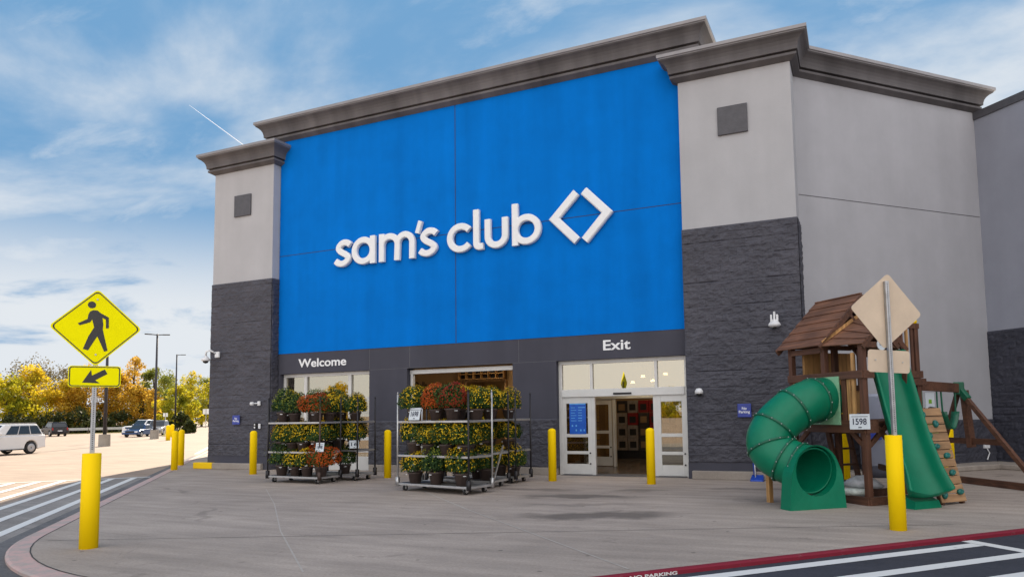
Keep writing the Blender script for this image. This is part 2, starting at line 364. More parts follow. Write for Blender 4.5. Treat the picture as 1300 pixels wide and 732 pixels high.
def split(o):
    """every loose piece of a mesh becomes an object of its own beside it"""
    me = o.data; n = len(me.vertices); par = list(range(n))
    def find(a):
        while par[a] != a: par[a] = par[par[a]]; a = par[a]
        return a
    for e in me.edges:
        a, b = find(e.vertices[0]), find(e.vertices[1])
        if a != b: par[a] = b
    groups = {}
    for p in me.polygons: groups.setdefault(find(p.vertices[0]), []).append(p)
    if len(groups) < 2: return [o]
    out = []
    for k, (g, polys) in enumerate(groups.items()):
        idx = sorted({v for p in polys for v in p.vertices}); mp = {v: i for i, v in enumerate(idx)}
        m2 = bpy.data.meshes.new(me.name); m2.from_pydata([me.vertices[v].co[:] for v in idx], [], [[mp[v] for v in p.vertices] for p in polys])
        for mt in me.materials: m2.materials.append(mt)
        for p, q in zip(m2.polygons, polys): p.use_smooth = q.use_smooth
        if k == 0: o.data = m2; out.append(o)
        else:
            c = o.copy(); c.data = m2; C.objects.link(c); c.parent = o.parent; out.append(c)
    return out
def quads(name, vs, m, parent=None):
    me = bpy.data.meshes.new(name); n = len(vs) // 4
    me.from_pydata(vs, [], [(4 * i, 4 * i + 1, 4 * i + 2, 4 * i + 3) for i in range(n)]); me.materials.append(m)
    o = bpy.data.objects.new(name, me); C.objects.link(o)
    if parent is not None: o.parent = parent
    return o

def tag(o, label, cat, group=None):
    o['label'] = label; o['category'] = cat
    if group: o['group'] = group
    return o
def thing(name, label, cat, loc=(0, 0, 0), rotz=0., group=None):
    o = bpy.data.objects.new(name, None); C.objects.link(o); o.location = loc; o.rotation_euler = (0, 0, rotz)
    o.empty_display_size = .1
    return tag(o, label, cat, group)
def struct(o): o['kind'] = 'structure'; return o
def copy_tree(o, parent=None):
    c = o.copy(); C.objects.link(c)
    if parent is not None: c.parent = parent
    for ch in [x for x in bpy.data.objects if x.parent == o]: copy_tree(ch, c)
    return c

def text(name, body, m, origin, xdir, ydir, width, height, depth=.01, bold=0., parent=None, shear=0.):
    cu = bpy.data.curves.new('lettering', 'FONT'); cu.body = body; cu.size = 1; cu.extrude = .5; cu.offset = bold; cu.resolution_u = 4
    cu.space_line = .95
    cu.align_x = 'CENTER'
    ob = bpy.data.objects.new('lettering', cu); C.objects.link(ob)
    dg = bpy.context.evaluated_depsgraph_get(); me = bpy.data.meshes.new_from_object(ob.evaluated_get(dg))
    bpy.data.objects.remove(ob); bpy.data.curves.remove(cu)
    xs = [v.co.x for v in me.vertices]; ys = [v.co.y for v in me.vertices]
    x0, x1, y0, y1 = min(xs), max(xs), min(ys), max(ys)
    X = Vector(xdir); Y = Vector(ydir); Z = X.cross(Y)
    for v in me.vertices:
        p = Vector(origin) + X * ((v.co.x - x0) / (x1 - x0) * width + shear * v.co.y) + Y * ((v.co.y - y0) / (y1 - y0) * height) + Z * ((v.co.z + .5) * depth)
        v.co = p
    me.name = name; me.materials.clear(); me.materials.append(m)
    o = bpy.data.objects.new(name, me); C.objects.link(o)
    if parent is not None: o.parent = parent
    return o

S2 = math.sqrt(.5)
def uv(u, v, z=0.): return ((u - v) * S2, (-u - v) * S2, z)          # axes along and across the left kerb
CAMX, CAMY = 17.352, -17.352
def ground_z(x, y): return -.06
def polar(deg, r): 
    x = CAMX + r * math.cos(R(deg)); y = CAMY + r * math.sin(R(deg)); return (x, y, ground_z(x, y))

# ------------------------------------------------------------------ camera, sun, sky
cam = bpy.data.cameras.new('camera'); camo = bpy.data.objects.new('camera', cam); C.objects.link(camo)
yaw, pitch, roll = R(23.108), R(4.66), R(-.945)
f = Vector((-math.sin(yaw) * math.cos(pitch), math.cos(yaw) * math.cos(pitch), math.sin(pitch)))
rt = Vector((math.cos(yaw), math.sin(yaw), 0)); up = rt.cross(f)
r2 = rt * math.cos(roll) + up * math.sin(roll); u2 = up * math.cos(roll) - rt * math.sin(roll)
camo.matrix_world = Matrix(((r2.x, u2.x, -f.x, CAMX), (r2.y, u2.y, -f.y, CAMY), (r2.z, u2.z, -f.z, 1.65), (0, 0, 0, 1)))
cam.sensor_width = 36; cam.lens = 888.19 / 1300 * 36; cam.shift_x = -(708.575 - 650) / 1300; cam.shift_y = (451.54 - 366) / 1300
cam.clip_end = 12000; cam.clip_start = .1
scene.camera = camo

SUN_AZ = Vector((-.53, .848)).normalized(); SUN_EL = R(33)
sd = Vector((SUN_AZ.x * math.cos(SUN_EL), SUN_AZ.y * math.cos(SUN_EL), math.sin(SUN_EL)))
sl = bpy.data.lights.new('sun', 'SUN'); sl.energy = 4.5; sl.angle = R(.5); sl.color = (1, .86, .68)
so = bpy.data.objects.new('sun', sl); C.objects.link(so); so.rotation_euler = (-sd).to_track_quat('-Z', 'Y').to_euler(); so.location = (0, 0, 40)

w = bpy.data.worlds.new('World'); scene.world = w; w.use_nodes = True
nt = w.node_tree; N = nt.nodes; L = nt.links; bg = N['Background']
sky = N.new('ShaderNodeTexSky'); sky.sky_type = 'NISHITA'; sky.sun_disc = False
sky.sun_elevation = SUN_EL; sky.sun_rotation = math.atan2(SUN_AZ.x, SUN_AZ.y); sky.air_density = 1.0; sky.dust_density = .6; sky.ozone_density = 2.0
tc = N.new('ShaderNodeTexCoord')
sp = N.new('ShaderNodeSeparateXYZ'); L.new(tc.outputs['Generated'], sp.inputs['Vector'])
def cloud(scale, stretch, rot, loc, lo, hi, rough=.6, detail=10, dist=.3):
    # project the view direction on a flat cloud deck so that clouds shrink towards the horizon
    ad = N.new('ShaderNodeMath'); ad.operation = 'ADD'; ad.inputs[1].default_value = .18; L.new(sp.outputs['Z'], ad.inputs[0])
    mxm = N.new('ShaderNodeMath'); mxm.operation = 'MAXIMUM'; mxm.inputs[1].default_value = .05; L.new(ad.outputs[0], mxm.inputs[0])
    dv = N.new('ShaderNodeVectorMath'); dv.operation = 'DIVIDE'; L.new(tc.outputs['Generated'], dv.inputs[0])
    cb = N.new('ShaderNodeCombineXYZ'); 
    for i in range(3): L.new(mxm.outputs[0], cb.inputs[i])
    L.new(cb.outputs[0], dv.inputs[1])
    mp = N.new('ShaderNodeMapping'); mp.inputs['Scale'].default_value = stretch; mp.inputs['Rotation'].default_value = (0, 0, R(rot)); mp.inputs['Location'].default_value = loc
    L.new(dv.outputs['Vector'], mp.inputs['Vector'])
    n = N.new('ShaderNodeTexNoise'); n.inputs['Scale'].default_value = scale; n.inputs['Detail'].default_value = detail; n.inputs['Roughness'].default_value = rough; n.inputs['Distortion'].default_value = dist
    L.new(mp.outputs['Vector'], n.inputs['Vector'])
    r = ramp(N, [(lo, (0, 0, 0)), (hi, (1, 1, 1))]); r.color_ramp.interpolation = 'EASE'; L.new(n.outputs['Fac'], r.inputs['Fac'])
    return r.outputs['Color']
def vmath(op, a, b):
    m = N.new('ShaderNodeMath'); m.operation = op; m.use_clamp = True
    for i, x in enumerate((a, b)):
        if isinstance(x, (int, float)): m.inputs[i].default_value = x
        else: L.new(x, m.inputs[i])
    return m.outputs[0]
CL = dict(c1=cloud(.8, (1, 1.35, 1), 35, (3.1, 1.7, 0), .46, .70, .56),
          c2=cloud(2.6, (1, 2.2, 1), 20, (.4, 5.3, 0), .46, .78, .62))
low = N.new('ShaderNodeMapRange'); low.inputs['From Min'].default_value = .125; low.inputs['From Max'].default_value = .29; low.inputs['To Min'].default_value = 1; low.inputs['To Max'].default_value = 0; low.interpolation_type = 'SMOOTHSTEP'
L.new(sp.outputs['Z'], low.inputs['Value'])
c3 = cloud(1.5, (1, 1, 1), 0, (7.7, 2.2, 0), .24, .42, .6)
bank = vmath('MULTIPLY', low.outputs['Result'], c3)
cl = vmath('MAXIMUM', vmath('MULTIPLY', CL['c1'], .92), vmath('MULTIPLY', CL['c2'], .5))
cl = vmath('MAXIMUM', cl, vmath('MULTIPLY', bank, .95))
# sky colour clamped to cut the sun glare; clouds opposite brightened to light the facade
cap = N.new('ShaderNodeVectorMath'); cap.operation = 'MINIMUM'; L.new(sky.outputs['Color'], cap.inputs[0]); cap.inputs[1].default_value = (.78, 1.66, 2.78)
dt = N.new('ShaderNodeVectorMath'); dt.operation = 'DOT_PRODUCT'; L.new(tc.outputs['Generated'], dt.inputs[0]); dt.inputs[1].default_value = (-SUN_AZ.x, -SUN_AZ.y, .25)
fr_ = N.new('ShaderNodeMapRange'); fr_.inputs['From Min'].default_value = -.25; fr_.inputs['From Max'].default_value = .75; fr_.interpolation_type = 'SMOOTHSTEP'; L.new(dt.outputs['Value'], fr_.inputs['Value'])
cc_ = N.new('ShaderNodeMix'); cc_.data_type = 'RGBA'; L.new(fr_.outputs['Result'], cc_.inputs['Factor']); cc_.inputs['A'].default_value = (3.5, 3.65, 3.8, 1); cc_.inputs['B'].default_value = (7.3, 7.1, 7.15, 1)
cl = vmath('MAXIMUM', cl, vmath('MULTIPLY', fr_.outputs['Result'], vmath('ADD', .45, vmath('MULTIPLY', c3, .5))))  # unseen cloud cover added opposite the sun as fill light for the facade
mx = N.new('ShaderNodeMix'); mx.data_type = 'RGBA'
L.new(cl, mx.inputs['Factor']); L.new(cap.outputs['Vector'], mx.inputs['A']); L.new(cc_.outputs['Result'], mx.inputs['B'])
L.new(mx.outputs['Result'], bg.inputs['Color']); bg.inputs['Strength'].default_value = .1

scene.view_settings.view_transform = 'Standard'; scene.view_settings.look = 'None'; scene.view_settings.exposure = 1.2; scene.view_settings.gamma = 1
scene.render.engine = 'CYCLES'; scene.cycles.samples = 96; scene.cycles.max_bounces = 8; scene.cycles.transparent_max_bounces = 12
scene.render.resolution_x = 1024; scene.render.resolution_y = 576

# ------------------------------------------------------------------ ground, pavement, kerbs, markings
def ground():
    rings = [0, 4, 8, 12, 17, 23, 30, 38, 47, 57, 66, 75, 82, 90, 98, 108, 120, 140, 170, 220, 300, 450, 700, 1200, 2200, 4000]
    angs = [i * 5 for i in range(28)] + [138 + .5 * i for i in range(0, 13)] + [145 + 5 * i for i in range(0, 43)]
    angs = sorted(set(a for a in angs if a < 360)); n = len(angs)
    vs = [(CAMX, CAMY, -.06)]; fs = []
    for r in rings[1:]:
        for a in angs:
            x, y = CAMX + r * math.cos(R(a)), CAMY + r * math.sin(R(a)); a2 = a if a <= 180 else a - 360
            vs.append((x, y, ground_z(x, y)))
    for k in range(n): fs.append((0, 1 + k, 1 + (k + 1) % n))
    for i in range(len(rings) - 2):
        for k in range(n):
            fs.append((1 + i * n + k, 1 + (i + 1) * n + k, 1 + (i + 1) * n + (k + 1) % n, 1 + i * n + (k + 1) % n))
    return struct(MB().add(vs, fs).build('parking_lot_ground', M['lot'], smooth=True))
ground()

def outline(off, off2=None, n=22):
    """kerb line (u, v): straight along the left, rounded corner, straight along the right; off = inward offset"""
    off2 = off if off2 is None else off2
    pts = [(-90 + i * 6, 3.34 - off) for i in range(17)]
    for i in range(n + 1):
        t = i / n; o = off + (off2 - off) * t; a = R(90 * (1 - t)); pts.append((12.0 + (6 - o) * math.cos(a) , -2.6 + (5.94 - o) * math.sin(a)))
    pts += [(18 - off2, -2.6 - i * 4) for i in range(1, 12)]
    return pts
def strip(o1, o2, z1, z2, name, m, i0=0, i1=None):
    a = o1[i0:i1]; b = o2[i0:i1]; n = len(a)
    vs = [uv(*p, z1) for p in a] + [uv(*p, z2) for p in b]
    return struct(MB().add(vs, [(i, i + 1, n + i + 1, n + i) for i in range(n - 1)]).build(name, m))
inner = outline(.22); outer = outline(0); edge = outline(-.03)
pv = [uv(*p, 0.) for p in inner] + [uv(-90, -46.6, 0.)]
struct(MB().add(pv, [tuple(range(len(pv)))]).build('pavement', M['pave']))
def kerb(name, m, i0, i1):
    a, b, e = inner[i0:i1], outer[i0:i1], edge[i0:i1]; n = len(a)
    vs = [uv(*p, -.002) for p in a] + [uv(*p, -.004) for p in b] + [uv(*p, -.018) for p in e] + [uv(*p, -.09) for p in e]
    fs = [(r * n + i, r * n + i + 1, (r + 1) * n + i + 1, (r + 1) * n + i) for r in range(3) for i in range(n - 1)]
    return struct(MB().add(vs, fs).build(name, m, smooth=False))
CUT = 17 + 15
kerb('pink_kerb', M['pink'], 0, CUT + 1)
rk_in, = [outline(.02)],
def kerb_red():
    a = outline(.05)[CUT:]; b = outer[CUT:]; e = edge[CUT:]; n = len(a)
    vs = [uv(*p, .001) for p in a] + [uv(*p, .0) for p in b] + [uv(*p, -.015) for p in e] + [uv(*p, -.09) for p in e]
    fs = [(r * n + i, r * n + i + 1, (r + 1) * n + i + 1, (r + 1) * n + i) for r in range(3) for i in range(n - 1)]
    struct(MB().add(vs, fs).build('red_kerb', M['red']))
    strip(inner, outline(.05), -.001, -.001, 'kerb_top', M['pave'], CUT, None)
kerb_red()
strip(outline(-.03), outline(-1.9, -14), -.055, -.055, 'worn_lane', M['asphl'], 15, CUT - 3)
strip(outline(-.03), outline(-3.4, -14), -.0545, -.0545, 'asphalt_lane', M['asph'], CUT - 4, None)
strip(outline(-.03), outline(-.28), -.0515, -.0515, 'asphalt_patch', M['asph2'], 13, CUT - 3)
strip(outline(.232), outline(.216), .003, .003, 'kerb_joint', M['crackd'], 12, CUT + 1)

marks = MB()
def mark(u0, u1, v0, v1, z=-.05): marks.add([uv(u0, v0, z), uv(u1, v0, z), uv(u1, v1, z), uv(u0, v1, z)], [(0, 1, 2, 3)])
for k, v in enumerate((3.90, 4.47, 5.06, 5.66, 6.26, 6.86, 7.46, 8.06)):
    mark(.42, 16.5 if k else 12.6, v - .085, v + .085)
mark(.22, .40, 3.5, 12)
for v in (3.12, 2.55): mark(14.2 + (3.12 - v) * 1.9, 24, v - .085, v + .085, -.049)
for u in (18.28, 18.93, 19.58, 20.23): mark(u - .09, u + .09, -8.06, 3.2 - (u - 18))
mark(17.93 + .12, 24, -8.25, -8.07)
n = 20
st = [(18.62 + .26 * math.sin(a) * 1, -8.95 + .26 * math.cos(a)) for a in [PI * 1.5 - PI + PI * i / n * 1 for i in range(n + 1)]]
ov = [(18.36 + .0, -10.2)] + [(18.62 - .26 * math.cos(PI * i / n), -8.9 + .26 * math.sin(PI * i / n)) for i in range(n + 1)] + [(18.88, -10.2)]
marks.add([uv(a, b, -.049) for a, b in ov], [tuple(range(len(ov)))])
struct(marks.build('road_markings', M['line']))

jt = MB()
def joint(a, b, wd, z=.0035):
    a = Vector((*a, z)); b = Vector((*b, z)); d = (b - a).normalized(); s = Vector((-d.y, d.x, 0)) * wd / 2
    jt.add([a - s, b - s, b + s, a + s], [(0, 1, 2, 3)])
joint((8.1, -3.9), (11.0, -6.6), .035); joint((11.0, -6.6), (15.05, -10.15), .022)
joint((6.97, -7.0), (9.5, -9.4), .018); joint((9.5, -9.4), (11.8, -11.4), .02); joint((4.6, -4.9), (6.97, -7.0), .014)
struct(jt.build('pavement_joint', M['crack']))
jt = MB()
joint((6.9, -11.05), (18.5, -6.0), .012); joint((-.4, -4.0), (7.5, -3.0), .014); joint((7.5, -3.0), (17, -1.9), .012); joint((3.0, -7.5), (12.0, -5.6), .008)
struct(jt.build('open_pavement_joint', M['crackd']))
o = text('kerb_lettering', 'NO PARKING', M['line'], uv(18.032, -3.36, -.053), Vector(uv(0, -1)), Vector((0, 0, 1)), .56, .036, .003, .03); struct(o)

# ------------------------------------------------------------------ the building
B = thing('store_building', 'large grey store with bright blue facade panel and dark block piers', 'building')
def part(mb, name, m, parent=B, **k): return mb.build(name, m, parent, **k)
X0, X1 = 0., 13.46
# blue panel and bands under it (front plane y = 0)
part(MB().box(X0, X1, 0, .35, 3.71, 10.9), 'blue_wall_panel', M['blue'])
part(MB().box(.0, X1, .012, .35, 3.05, 3.71), 'dark_band', M['pier'])
pier = MB().box(0, .1, .012, .35, 0, 3.05).box(3.66, 5.04, .012, .35, 1.5, 3.05).box(8.56, 9.88, .012, .35, 1.5, 3.05)
part(pier, 'smooth_pier', M['pier'])
part(MB().box(3.66, 5.04, .0, .35, .2, 1.5).box(8.56, 9.88, .0, .35, .2, 1.5), 'split_face_pier', M['split'])
part(MB().box(3.70, 5.0, -.06, .3, 0, .2).box(8.6, 9.84, -.06, .3, 0, .2), 'pier_plinth', M['plinth'], bevel=.015)
jb = MB().box(6.735, 6.757, -.003, .01, 3.72, 10.82).box(.02, X1, -.003, .01, 6.93, 6.95)
part(jb, 'panel_joint', M['joint'])
jb = MB().box(5.13, 5.145, .009, .02, 3.05, 3.7).box(3.66, 3.672, .009, .02, 3.05, 3.7).box(8.75, 8.762, .009, .02, 3.05, 3.7).box(3.66, 9.88, .009, .02, 3.052, 3.062)
part(jb, 'band_joint', M['jointg'])
# left pillar and its hidden return walls
PX = -2.69
part(MB().box(PX, 0, -.306, .95, 0.0, 6.18), 'pillar_block_wall', M['split'])
part(MB().box(PX + .02, -.02, -.29, .95, 6.18, 10.05), 'pillar_stucco', M['stucco'])
part(MB().box(PX - .01, .01, -.316, .3, .2, .44), 'pillar_smooth_course', M['pier'])
part(MB().box(PX - .5, -.25, -.42, -.3, 0, .2).box(PX - .5, PX, -.3, .9, 0, .2), 'pillar_plinth', M['plinth'], bevel=.02)
part(MB().box(PX - .53, PX + .32, -.45, -.21, 0.002, .205), 'yellow_kerb_end', M['yellowk'], bevel=.02)
# tower, angled wall, far wall
TX, TQ, TY = 16.229, .72, -.171
part(MB().box(X1, TX, TY, TQ, .2, 6.188), 'tower_block_wall', M['split'])
part(MB().box(X1 + .015, TX - .015, TY + .015, TQ, 6.188, 10.1), 'tower_stucco', M['stucco'])
part(MB().box(X1 - .008, TX + .008, TY - .008, TQ, .2, .4), 'tower_smooth_course', M['pier'])
part(MB().box(X1 + .1, TX + .12, TY - .13, TQ, 0, .2), 'tower_plinth', M['plinth'], bevel=.015)
part(MB().box(X1 - .01, X1 + .1, TY - .01, .2, 0, .2), 'tower_foot', M['pier'])
TC = Matrix.Translation((TX, TQ, 0)) @ Matrix.Rotation(A45, 4, 'Z')       # local x along the angled wall, -y outward
LC = 6.428
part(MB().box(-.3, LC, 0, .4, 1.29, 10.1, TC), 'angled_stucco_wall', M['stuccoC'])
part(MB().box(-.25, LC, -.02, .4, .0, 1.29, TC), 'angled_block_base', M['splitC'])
part(MB().box(.0, LC - .02, -.004, .01, 6.965, 6.985, TC), 'angled_wall_joint', M['jointg'])
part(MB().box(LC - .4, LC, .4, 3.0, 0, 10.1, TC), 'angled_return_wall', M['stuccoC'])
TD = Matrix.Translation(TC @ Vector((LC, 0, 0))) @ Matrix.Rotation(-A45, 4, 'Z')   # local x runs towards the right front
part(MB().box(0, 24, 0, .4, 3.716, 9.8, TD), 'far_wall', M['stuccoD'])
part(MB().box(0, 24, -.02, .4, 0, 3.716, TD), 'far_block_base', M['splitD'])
part(MB().box(.0, 24, -.04, .45, 9.8, 10.02, TD), 'far_wall_cap', M['panel'])
part(MB().box(0, LC - .1, -.75, -.02, 0, .14, TC).box(.1, 24, -.9, -.02, 0, .139, TD), 'raised_walk', M['plinth'], bevel=.03)
from mathutils import noise as NZ
def rough_face(name, T, wd, z0, z1, m, st=.03, amp=.045, seed=0., skip=0.):
    """broken block faces: a fine grid pushed out by noise, back to the wall plane along every joint; local x along wall, -y outward"""
    nx = max(2, int(wd / st)); nz = int((z1 - z0) / st); vs = []
    for k in range(nz + 1):
        z = z0 + (z1 - z0) * k / nz; row = math.floor(z / .2 + 1e-6); fz = (z / .2 - row) * .2
        for i in range(nx + 1):
            x = wd * i / nx; bx_ = x / .4 + (.5 if row % 2 else 0); col = math.floor(bx_); fx = (bx_ - col) * .4
            e = min(fz, .2 - fz); ex_ = min(fx, .4 - fx)
            q_ = Vector((x * 5.5 + seed, z * 8.5, (col * .37 + row * .53) % 1.0)); d = .5 + .42 * NZ.fractal(q_, .75, 2.15, 5)
            d = amp * max(0, d) * min(1, e / .018 + (.72 if NZ.noise(Vector((x * .9, row * 2.3, seed))) > -.05 else .2)) * min(1, ex_ / .015 + .8) + .002
            if i in (0, nx): d *= .6
            if k == nz: d = .002
            vs.append(T @ Vector((x, -d, z)))
    n = nx + 1
    fs = [(k * n + i, k * n + i + 1, (k + 1) * n + i + 1, (k + 1) * n + i) for k in range(nz) for i in range(nx)]
    return part(MB().add(vs, fs), name, m)
Tm = Matrix.Translation
rough_face('pillar_rough_face', Tm((PX, -.306, 0)), -PX, .44, 6.18, M['split'], seed=1)
rough_face('pillar_rough_side', Tm((0, -.306, 0)) @ Matrix.Rotation(R(90), 4, 'Z'), .30, .44, 6.18, M['split'], .03, .05, 5)
rough_face('tower_rough_face', Tm((X1, TY, 0)), TX - X1, .4, 6.188, M['split'], seed=9)
rough_face('tower_rough_side', Tm((TX, TY, 0)) @ Matrix.Rotation(R(90), 4, 'Z'), .89, .4, 6.188, M['split'], .034, .05, 15)
for xa, xb in ((3.66, 5.04), (8.56, 9.88)): rough_face('pier_rough_face', Tm((xa, 0, 0)), xb - xa, .2, 1.5, M['split'], seed=xa, amp=.04)
rough_face('angled_rough_face', TC @ Tm((.05, -.02, 0)), LC - .05, .14, 1.29, M['splitC'], .05, .05, 30)
rough_face('far_rough_face', TD @ Tm((0, -.02, 0)), 5., .14, 3.716, M['splitD'], .05, .05, 40)
# cornices
def prof(z, k=1.):
    return [(o, z + h * k) for o, h in ((-.25, 0), (.02, 0), (.03, .008), (.155, .075), (.155, .135), (.08, .14), (.08, .18), (.185, .184), (.19, .26), (.21, .34), (.25, .41), (.31, .465), (.37, .50), (.375, .52), (-.25, .52))]
def capprof(z): return [(-.27, z), (.39, z), (.39, z + .022), (.405, z + .024), (.42, z + .034), (.42, z + .115), (-.27, z + .125)]
pc = [(PX, .95), (PX, -.306), (0, -.306), (0, -.002)]
part(MB().sweep(pc, prof(10.0, 1.03)), 'pillar_cornice', M['cornice'])
part(MB().sweep(pc, capprof(10.538)), 'pillar_cornice_cap', M['cap'])
mc = [(-.42, 1.0), (-.42, .0), (13.88, .0), (13.88, 1.0)]
part(MB().box(-.41, 13.87, .002, .5, 10.9, 11.4), 'main_parapet', M['blue'])
part(MB().sweep(mc, prof(10.81, 1.1)), 'main_cornice', M['cornice'])
part(MB().sweep(mc, capprof(11.384)), 'main_cornice_cap', M['cap'])
cend = TC @ Vector((LC, 0, 0)); cback = TC @ Vector((LC, 2.4, 0))
tcp = [(X1, .0), (X1, TY), (TX, TY), (TX, TQ), (cend.x, cend.y), (cback.x, cback.y)]
part(MB().sweep(tcp, prof(10.02, 1.0)), 'tower_cornice', M['cornice'])
part(MB().sweep(tcp, capprof(10.542)), 'tower_cornice_cap', M['cap'])
# body behind: walls and flat pale roof
body = [(-2.6, .35), (-11.4, 9.15), (9.6, 30.1), (42, -2.2), (38.1, -12.0), (20.9, 5.4), (16.4, .8), (16.2, .3)]
rf = MB().prism([(-2.55, .4), (-11.3, 9.15), (9.6, 30.0), (41.9, -2.2), (38.05, -11.8), (20.82, 5.45), (16.1, .7), (13.4, .36)], 9.5, 9.6)
part(rf, 'flat_roof', M['roof'])
wl = MB()
for a, b, zt in ((body[0], body[1], 10.75), (body[1], body[2], 10.75), (body[2], body[3], 9.9), (body[3], body[4], 9.9)):
    wl.bar((a[0], a[1], zt / 2), (b[0], b[1], zt / 2), .3, zt)
part(wl, 'rear_wall', M['stuccoC'])
# square vent panels
for (x0, x1, z0, z1, y) in ((-1.72, -.98, 8.40, 9.13, -.29), (14.45, 15.18, 8.45, 9.17, TY + .015)):
    part(MB().box(x0, x1, y - .05, y, z0, z1), 'square_panel', M['panel'], bevel=.012)

# interior behind the glazing
part(MB().add([(.05, .36, .002), (13.5, .36, .002), (13.5, 9.5, .002), (.05, 9.5, .002)], [(0, 1, 2, 3)]), 'interior_floor', M['ifloor'])
part(MB().box(.05, 13.5, .36, 9.5, 3.75, 3.8), 'interior_ceiling', M['ceil'])
iw = MB().box(.02, .12, .36, 9.5, 0, 3.75).box(13.4, 13.5, .36, 9.5, 0, 3.75).box(2.3, 2.4, .36, 9.5, 0, 3.75).box(9.2, 9.3, .36, 4, 0, 3.75).box(.05, 13.5, 9.4, 9.5, 0, 3.75)
iw.box(2.4, 4.41, 3.2, 3.3, 0, 3.75).box(4.41, 6.75, 3.2, 3.3, 2.77, 3.75).box(6.75, 9.2, 3.2, 3.3, 0, 3.75)
iw.box(9.3, 13.4, 3.2, 3.3, 2.16, 3.75).box(12.6, 13.4, 3.2, 3.3, 0, 2.16)
part(iw, 'interior_wall', M['tan'])
for x, y in ((2, 2.0), (6.6, 1.5), (11.6, 1.8), (6.8, 6.2), (11.4, 6.0), (2.2, 6.2)):
    part(MB().box(x - .55, x + .55, y - .12, y + .12, 3.70, 3.745), 'ceiling_light', M['lampglow'])

for x, y, z in ((11.55, 2.6, 2.66), (11.85, 2.55, 2.52), (12.25, 2.5, 2.70), (11.2, 2.7, 2.5)):
    sl_ = part(MB().lathe([(0, 0), (.07, 0), (.05, .06), (0, .07)], 12, Matrix.Translation((x, y, z))), 'spot_lamp', M['lampglow'], smooth=True)
    MB().tube([(x, y, z + .065), (x, y, 3.74)], .012, 6).build('lamp_stem', M['black'], sl_)
# left glazed screen, entrance, exit doors
def frame_bars(mb, xs, zs, y, w=.06, d=.1):
    return mb
def glazed(name, x0, x1, z1, mull, y=.16):
    root = part(MB().box(x0, x1, y, y + .12, z1 - .11, z1).box(x0, x0 + .1, y, y + .12, 0, z1 - .11).box(x1 - .1, x1, y, y + .12, 0, z1 - .11), name, M['alu'], bevel=.006)
    return root
yd = .16
gw = glazed('welcome_window', .1, 3.66, 3.05, None)
for x in (1.03, 2.80): part(MB().box(x - .055, x + .055, yd - .01, yd + .12, 0, 2.94), 'mullion', M['alu'], gw)
part(MB().box(.2, 3.56, yd - .012, yd + .12, 2.12, 2.24), 'transom_bar', M['alu'], gw)
part(MB().box(.2, 3.56, yd + .01, yd + .09, 0.0, .42), 'kick_panel', M['alu'], gw, bevel=.01)
part(MB().box(.2, 3.56, yd + .0, yd + .1, .92, 1.02).box(.2, 3.56, yd + .0, yd + .1, .55, .62), 'rail', M['alu'], gw)
part(MB().box(.2, 3.56, yd + .05, yd + .058, 2.24, 2.94), 'transom_glass', M['glassT'], gw)
part(MB().box(.2, 3.56, yd + .05, yd + .058, .42, 2.12), 'lower_glass', M['glassD'], gw)
part(MB().box(.36, .72, .7, .8, 0, 3.6), 'interior_post', M['tan'])
en = part(MB().box(5.04, 8.56, yd, yd + .14, 2.88, 3.0).box(5.06, 5.14, yd, yd + .12, 0, 2.88).box(8.48, 8.56, yd + .3, yd + .4, 0, 2.88), 'entrance_frame', M['alu'], bevel=.006)
part(MB().box(5.14, 8.5, yd + .1, yd + .2, 3.0, 3.05), 'shutter_box', M['tan'], en)
# entry wall fittings inside
dr = part(MB().box(4.37, 4.45, 3.12, 3.2, 0, 2.80).box(5.16, 5.22, 3.12, 3.2, 0, 2.73).box(6.67, 6.75, 3.12, 3.2, 0, 2.80).box(4.45, 6.67, 3.12, 3.2, 2.73, 2.80), 'inner_entry_frame', M['cedar'])
tag(text('enter_lettering', 'Enter', M['whitep'], (5.72, 3.1, 2.40), (1, 0, 0), (0, 0, 1), .62, .19, .01), 'pale word Enter over the dark inner entrance doorway', 'sign')
rk = thing('display_rack', 'dark grid shelf unit hanging on tan wall over the inner entrance', 'rack', (5.05, 3.0, 2.82))
g = MB()
for i in range(7): g.box(i * .283 - .012, i * .283 + .012, -.1, .06, 0, .34)
for z in (0, .17, .34): g.box(0, 1.7, -.102, .058, z - .012, z + .012)
g.build('grid', M['cedar'], rk); MB().box(.0, 1.7, .06, .1, .02, .32).build('dark_backing', M['steeld'], rk)
o = text('wall_lettering', 'Online', M['signblk'], (3.12, 3.16, 2.52), (1, 0, 0), (0, 0, 1), .68, .3, .012, .01); tag(o, 'black word in lower case on tan vestibule wall left of entrance', 'sign')
o = text('small_wall_lettering', 'pickup', M['red'], (3.14, 3.16, 2.28), (1, 0, 0), (0, 0, 1), .5, .13, .012, .0); tag(o, 'small rust coloured word under the black wall lettering', 'sign')

